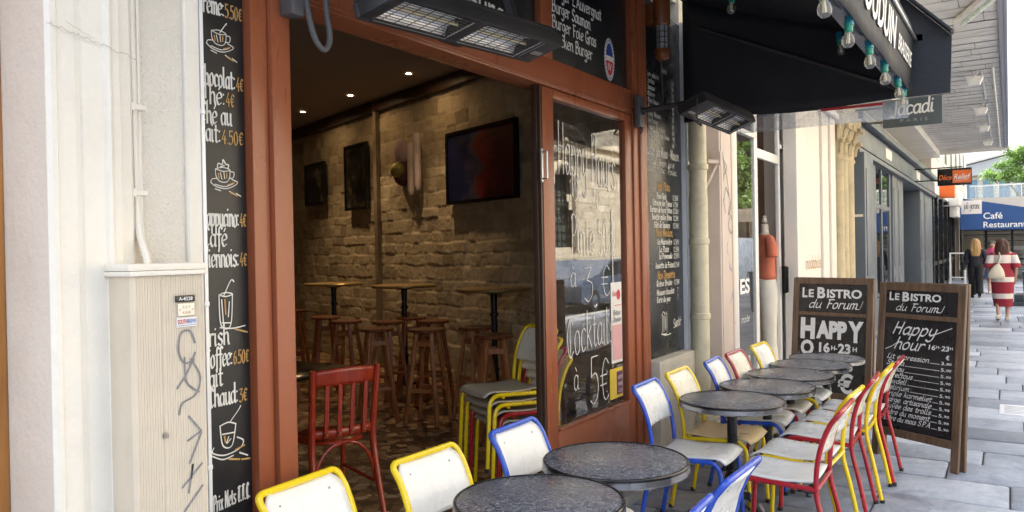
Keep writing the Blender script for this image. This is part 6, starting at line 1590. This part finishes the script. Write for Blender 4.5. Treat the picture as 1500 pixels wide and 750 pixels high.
# utility cover in the pavement
uc = thing('utility_cover', 'small pale rectangular inspection cover with slots set in the paving', 'cover', (8.75, -.03, .004))
mb = MB(); mb.box(8.5, 9.0, -.17, .10, -.02, .0055, .004); obj('plate', mb, M['alu_white'], uc)
mb = MB()
for i in range(6): mb.box(8.55+i*.07, 8.585+i*.07, -.13, .06, .0035, .0075)
obj('slot', mb, M['zinc'], uc)
fs_ = thing('folding_frame', 'pale folding menu frame by the wall before the café', 'sign', (34.5, 1.75, 0))
mb = MB()
for y in (1.45, 1.95): mb.bar((34.5, y, 0), (34.7, y, 1.2), .05, .05); mb.bar((35.0, y, 0), (34.75, y, 1.2), .05, .05)
mb.bar((34.5, 1.45, .25), (34.5, 1.95, .25), .04, .04); mb.bar((34.7, 1.45, 1.18), (34.7, 1.95, 1.18), .05, .05); obj('frame', mb, M['white_frame'], fs_)

# ================================================================== people
def skinned(verts, edges, radii, root, name, m, parent, sub=2):
    me = bpy.data.meshes.new(name); me.from_pydata([tuple(v) for v in verts], edges, []); me.update()
    o = bpy.data.objects.new(name, me); COL.objects.link(o)
    md = o.modifiers.new('skin', 'SKIN'); md.use_smooth_shade = True
    for i, d in enumerate(me.skin_vertices[0].data):
        r = radii[i]; d.radius = (r, r) if not isinstance(r, tuple) else r; d.use_root = (i == root)
    s = o.modifiers.new('sub', 'SUBSURF'); s.levels = sub; s.render_levels = sub
    bpy.context.view_layer.update()
    nm = bpy.data.meshes.new_from_object(o.evaluated_get(bpy.context.evaluated_depsgraph_get()))
    bpy.data.objects.remove(o); bpy.data.meshes.remove(me)
    for p in nm.polygons: p.use_smooth = True
    nm.name = name; nm.materials.append(m)
    ob = bpy.data.objects.new(name, nm); COL.objects.link(ob); ob.parent = parent
    return ob
def body(parent, stride, arms, m, face=False):
    """local: faces +Y, 1.70 m tall. arms: [(elbow, wrist) left, right]"""
    V_, E_, Rr = [], [], []
    def add(p, r, prev=None):
        V_.append(V3(p)); Rr.append(r); i = len(V_)-1
        if prev is not None: E_.append((prev, i))
        return i
    pel = add((0, 0, .95), .125); sp_ = add((0, .005, 1.10), .115, pel); cst = add((0, .0, 1.27), .125, sp_); up = add((0, -.01, 1.38), .095, cst)
    nk = add((0, -.005, 1.45), .052, up); hb = add((0, .012, 1.52), .066, nk); hm = add((0, .022, 1.60), .088, hb); ht = add((0, .012, 1.665), .062, hm)
    if face: add((0, .118, 1.565), .012, hm)
    for s in (-1, 1): add((s*.088, .01, 1.575), .012, hm)
    for k, s in enumerate((-1, 1)):
        st = stride*s
        hip = add((s*.09, 0, .88), .095, pel); kn = add((s*.09, st*.5+.02, .49), .058, hip); an = add((s*.085, st, .10+(.05 if st < 0 else 0)), .036, kn)
        hl = add((s*.085, st-.03, .045+(.05 if st < 0 else 0)), .036, an); bl = add((s*.09, st+.10, .035), .036, hl); add((s*.092, st+.17, .028), .024, bl)
        sho = add((s*.165, -.01, 1.385), .058, up); el = add(arms[k][0], .038, sho); wr = add(arms[k][1], .026, el)
        d = (V3(arms[k][1])-V3(arms[k][0])).normalized(); side = d.cross(V3((1, 0, 0))).normalized(); nrm = V3((s, 0, 0))
        pm = add(V3(arms[k][1])+d*.07, .030, wr)
        for q in range(4):
            b0 = V3(arms[k][1])+d*(.115)+side*(q-1.5)*.020
            f1 = add(b0, .0095, pm); L_ = (.060, .072, .068, .052)[q]
            f2 = add(b0+d*L_*.55+nrm*-.006, .0085, f1); add(b0+d*L_+nrm*-.018, .0075, f2)
        th = add(V3(arms[k][1])+d*.045+side*-.040, .011, pm); add(V3(arms[k][1])+d*.085+side*-.052+nrm*-.01, .009, th)
    return skinned(V_, E_, Rr, 0, 'body', m, parent)
def loc_obj(name, mb, m, parent): return obj(name, mb, m, parent)
def person(label, loc, face_deg, h):
    t = thing('person', label, 'person', loc, R(face_deg-90), None, world=False); s = h/1.70; t.scale = (s, s, s); return t
# striped dress, walking away
p1 = person('woman walking away in a red and white striped knitted dress with a cream shoulder bag', (18.55, .13, 0), 4, 1.66)
body(p1, .10, [((-.235, -.05, 1.12), (-.235, .10, .92)), ((.235, -.05, 1.12), (.235, .08, .90))], M['skin'])
mb = ring_loft([(.30, .01, .01, .165, .13), (.45, .0, 0, .18, .15), (.65, 0, -.005, .195, .165), (.86, 0, -.015, .205, .17), (.96, 0, -.01, .20, .16), (1.10, 0, 0, .175, .14), (1.27, 0, 0, .185, .145), (1.37, 0, -.01, .18, .115), (1.425, 0, -.01, .12, .085)], 28)
for s in (-1, 1): mb.tube([(s*.14, -.01, 1.375), (s*.19, -.015, 1.32), (s*.225, -.035, 1.20), (s*.245, -.05, 1.10)], [.07, .085, .085, .09], 14)
loc_obj('dress', mb, M['stripes'], p1)
mb = ring_loft([(1.36, 0, -.05, .115, .07), (1.45, 0, -.05, .13, .09), (1.55, 0, -.03, .125, .11), (1.63, 0, -.01, .105, .105), (1.69, 0, 0, .06, .06), (1.705, 0, 0, .02, .02)], 40, ridge=.16); loc_obj('hair', mb, M['hair_brown'], p1)
mb = MB()
for s in (-1, 1):
    st = .10*s; z = .05 if st < 0 else 0
    mb.prism([(-.085, 0), (-.085, .06), (-.03, .085), (.05, .06), (.15, .045), (.175, .02), (.17, 0)], lambda u, v, d: (s*.088+d, st+u, .002+v+z*(1 if u < .05 else .4)), -.042, .042, .012)
loc_obj('shoe', mb, M['shoe'], p1)
mb = ring_loft([(.885, -.12, -.22, .14, .05), (.95, -.12, -.22, .15, .065), (1.05, -.11, -.21, .12, .06), (1.13, -.10, -.20, .07, .04), (1.18, -.09, -.19, .03, .025)], 20); b_ = loc_obj('bag', mb, M['cloth_bag'], p1)
mb = MB(); mb.tube(crom([(-.09, -.18, 1.15), (-.05, -.155, 1.30), (-.06, -.11, 1.42), (-.10, .02, 1.43), (-.12, .09, 1.30)], 5), .014, 8); loc_obj('strap', mb, M['cloth_bag'], b_)
# dark clothes, blond
p2 = person('woman with long blond hair walking away in dark blue and black clothes', (26.0, .83, 0), 2, 1.70)
body(p2, -.14, [((-.24, -.05, 1.12), (-.22, .10, .93)), ((.24, -.05, 1.12), (.22, .06, .90))], M['skin'])
mb = ring_loft([(.93, 0, 0, .19, .14), (1.05, 0, 0, .175, .135), (1.2, 0, 0, .185, .14), (1.34, 0, -.01, .19, .12), (1.42, 0, -.01, .11, .085)], 24)
for s in (-1, 1): mb.tube([(s*.14, -.01, 1.38), (s*.20, -.02, 1.30), (s*.245, -.05, 1.12), (s*.23, .06, .97)], [.065, .07, .058, .05], 12)
loc_obj('jacket', mb, M['cloth_navy'], p2)
mb = MB()
for s in (-1, 1):
    st = -.14*s
    mb.tube([(s*.08, 0, .97), (s*.09, .0, .86), (s*.09, st*.5+.02, .49), (s*.088, st, .09+(.05 if st < 0 else 0))], [.105, .11, .095, .10], 16)
mb.ball((0, 0, .93), .13, 12, 1.35, 1.05, .9); loc_obj('trousers', mb, M['cloth_black'], p2)
mb = MB()
for s in (-1, 1):
    st = -.14*s; z = .06 if st < 0 else 0
    mb.prism([(-.085, 0), (-.085, .06), (-.03, .085), (.05, .06), (.15, .045), (.175, .02), (.17, 0)], lambda u, v, d: (s*.088+d, st+u, .002+v+z*(1 if u < .05 else .2)), -.042, .042, .012)
loc_obj('shoe', mb, M['cloth_black'], p2)
mb = ring_loft([(1.20, 0, -.12, .09, .04), (1.30, 0, -.11, .125, .06), (1.42, 0, -.08, .135, .085), (1.55, 0, -.03, .125, .11), (1.63, 0, -.01, .105, .105), (1.69, 0, 0, .06, .06), (1.705, 0, 0, .02, .02)], 40, ridge=.16); loc_obj('hair', mb, M['hair_blond'], p2)
mb = ring_loft([(.80, -.30, .0, .05, .15), (.9, -.30, 0, .06, .16), (1.0, -.28, 0, .05, .13), (1.04, -.27, 0, .02, .08)], 18); b_ = loc_obj('bag', mb, M['cloth_black'], p2)
mb = MB(); mb.tube(crom([(-.27, -.07, 1.02), (-.24, -.07, 1.15), (-.245, .0, 1.18), (-.25, .07, 1.15), (-.27, .07, 1.02)], 4), .012, 6); loc_obj('strap', mb, M['cloth_black'], b_)
# pink scarf, coming towards us
p3 = person('person in a pink scarf and blue skirted clothes walking towards the camera between two women', (28.3, .46, 0), 178, 1.62)
body(p3, .16, [((-.25, -.03, 1.14), (-.20, .14, 1.0)), ((.25, -.03, 1.14), (.20, .14, 1.0))], M['skin'], True)
mb = ring_loft([(.52, 0, 0, .22, .17), (.75, 0, 0, .21, .165), (.95, 0, 0, .195, .15), (1.08, 0, 0, .175, .14), (1.2, 0, 0, .18, .14)], 24); loc_obj('skirt', mb, M['cloth_blue'], p3)
mb = ring_loft([(1.0, 0, 0, .20, .155), (1.2, 0, 0, .20, .155), (1.34, 0, 0, .20, .135), (1.43, 0, .01, .125, .11), (1.49, 0, .01, .085, .085)], 24)
for s in (-1, 1): mb.tube([(s*.14, -.01, 1.38), (s*.20, -.01, 1.30), (s*.25, -.03, 1.14), (s*.21, .10, 1.03)], [.07, .075, .065, .055], 12)
loc_obj('scarf', mb, M['cloth_pink'], p3)
mb = ring_loft([(1.50, 0, -.05, .10, .06), (1.58, 0, -.035, .115, .085), (1.65, 0, -.01, .108, .10), (1.70, 0, 0, .06, .06), (1.71, 0, 0, .02, .02)], 40, ridge=.16); loc_obj('hair', mb, mat('hair_grey_brown', (.10, .085, .075), .6), p3)
mb = MB()
for s in (-1, 1): mb.ball((s*.034, .098, 1.60), .011, 8)
loc_obj('eyes', mb, M['black_gloss'], p3)
mb = MB(); mb.box(-.028, .028, .094, .104, 1.525, 1.535, .003); loc_obj('mouth', mb, mat('lips', (.35, .10, .09), .5), p3)
mb = MB()
for s in (-1, 1):
    st = .16*s; z = .05 if st < 0 else 0
    mb.prism([(-.085, 0), (-.085, .06), (-.03, .085), (.05, .06), (.15, .045), (.175, .02), (.17, 0)], lambda u, v, d: (s*.088+d, st+u, .002+v+z*(1 if u < .05 else .4)), -.042, .042, .012)
loc_obj('shoe', mb, M['shoe'], p3)
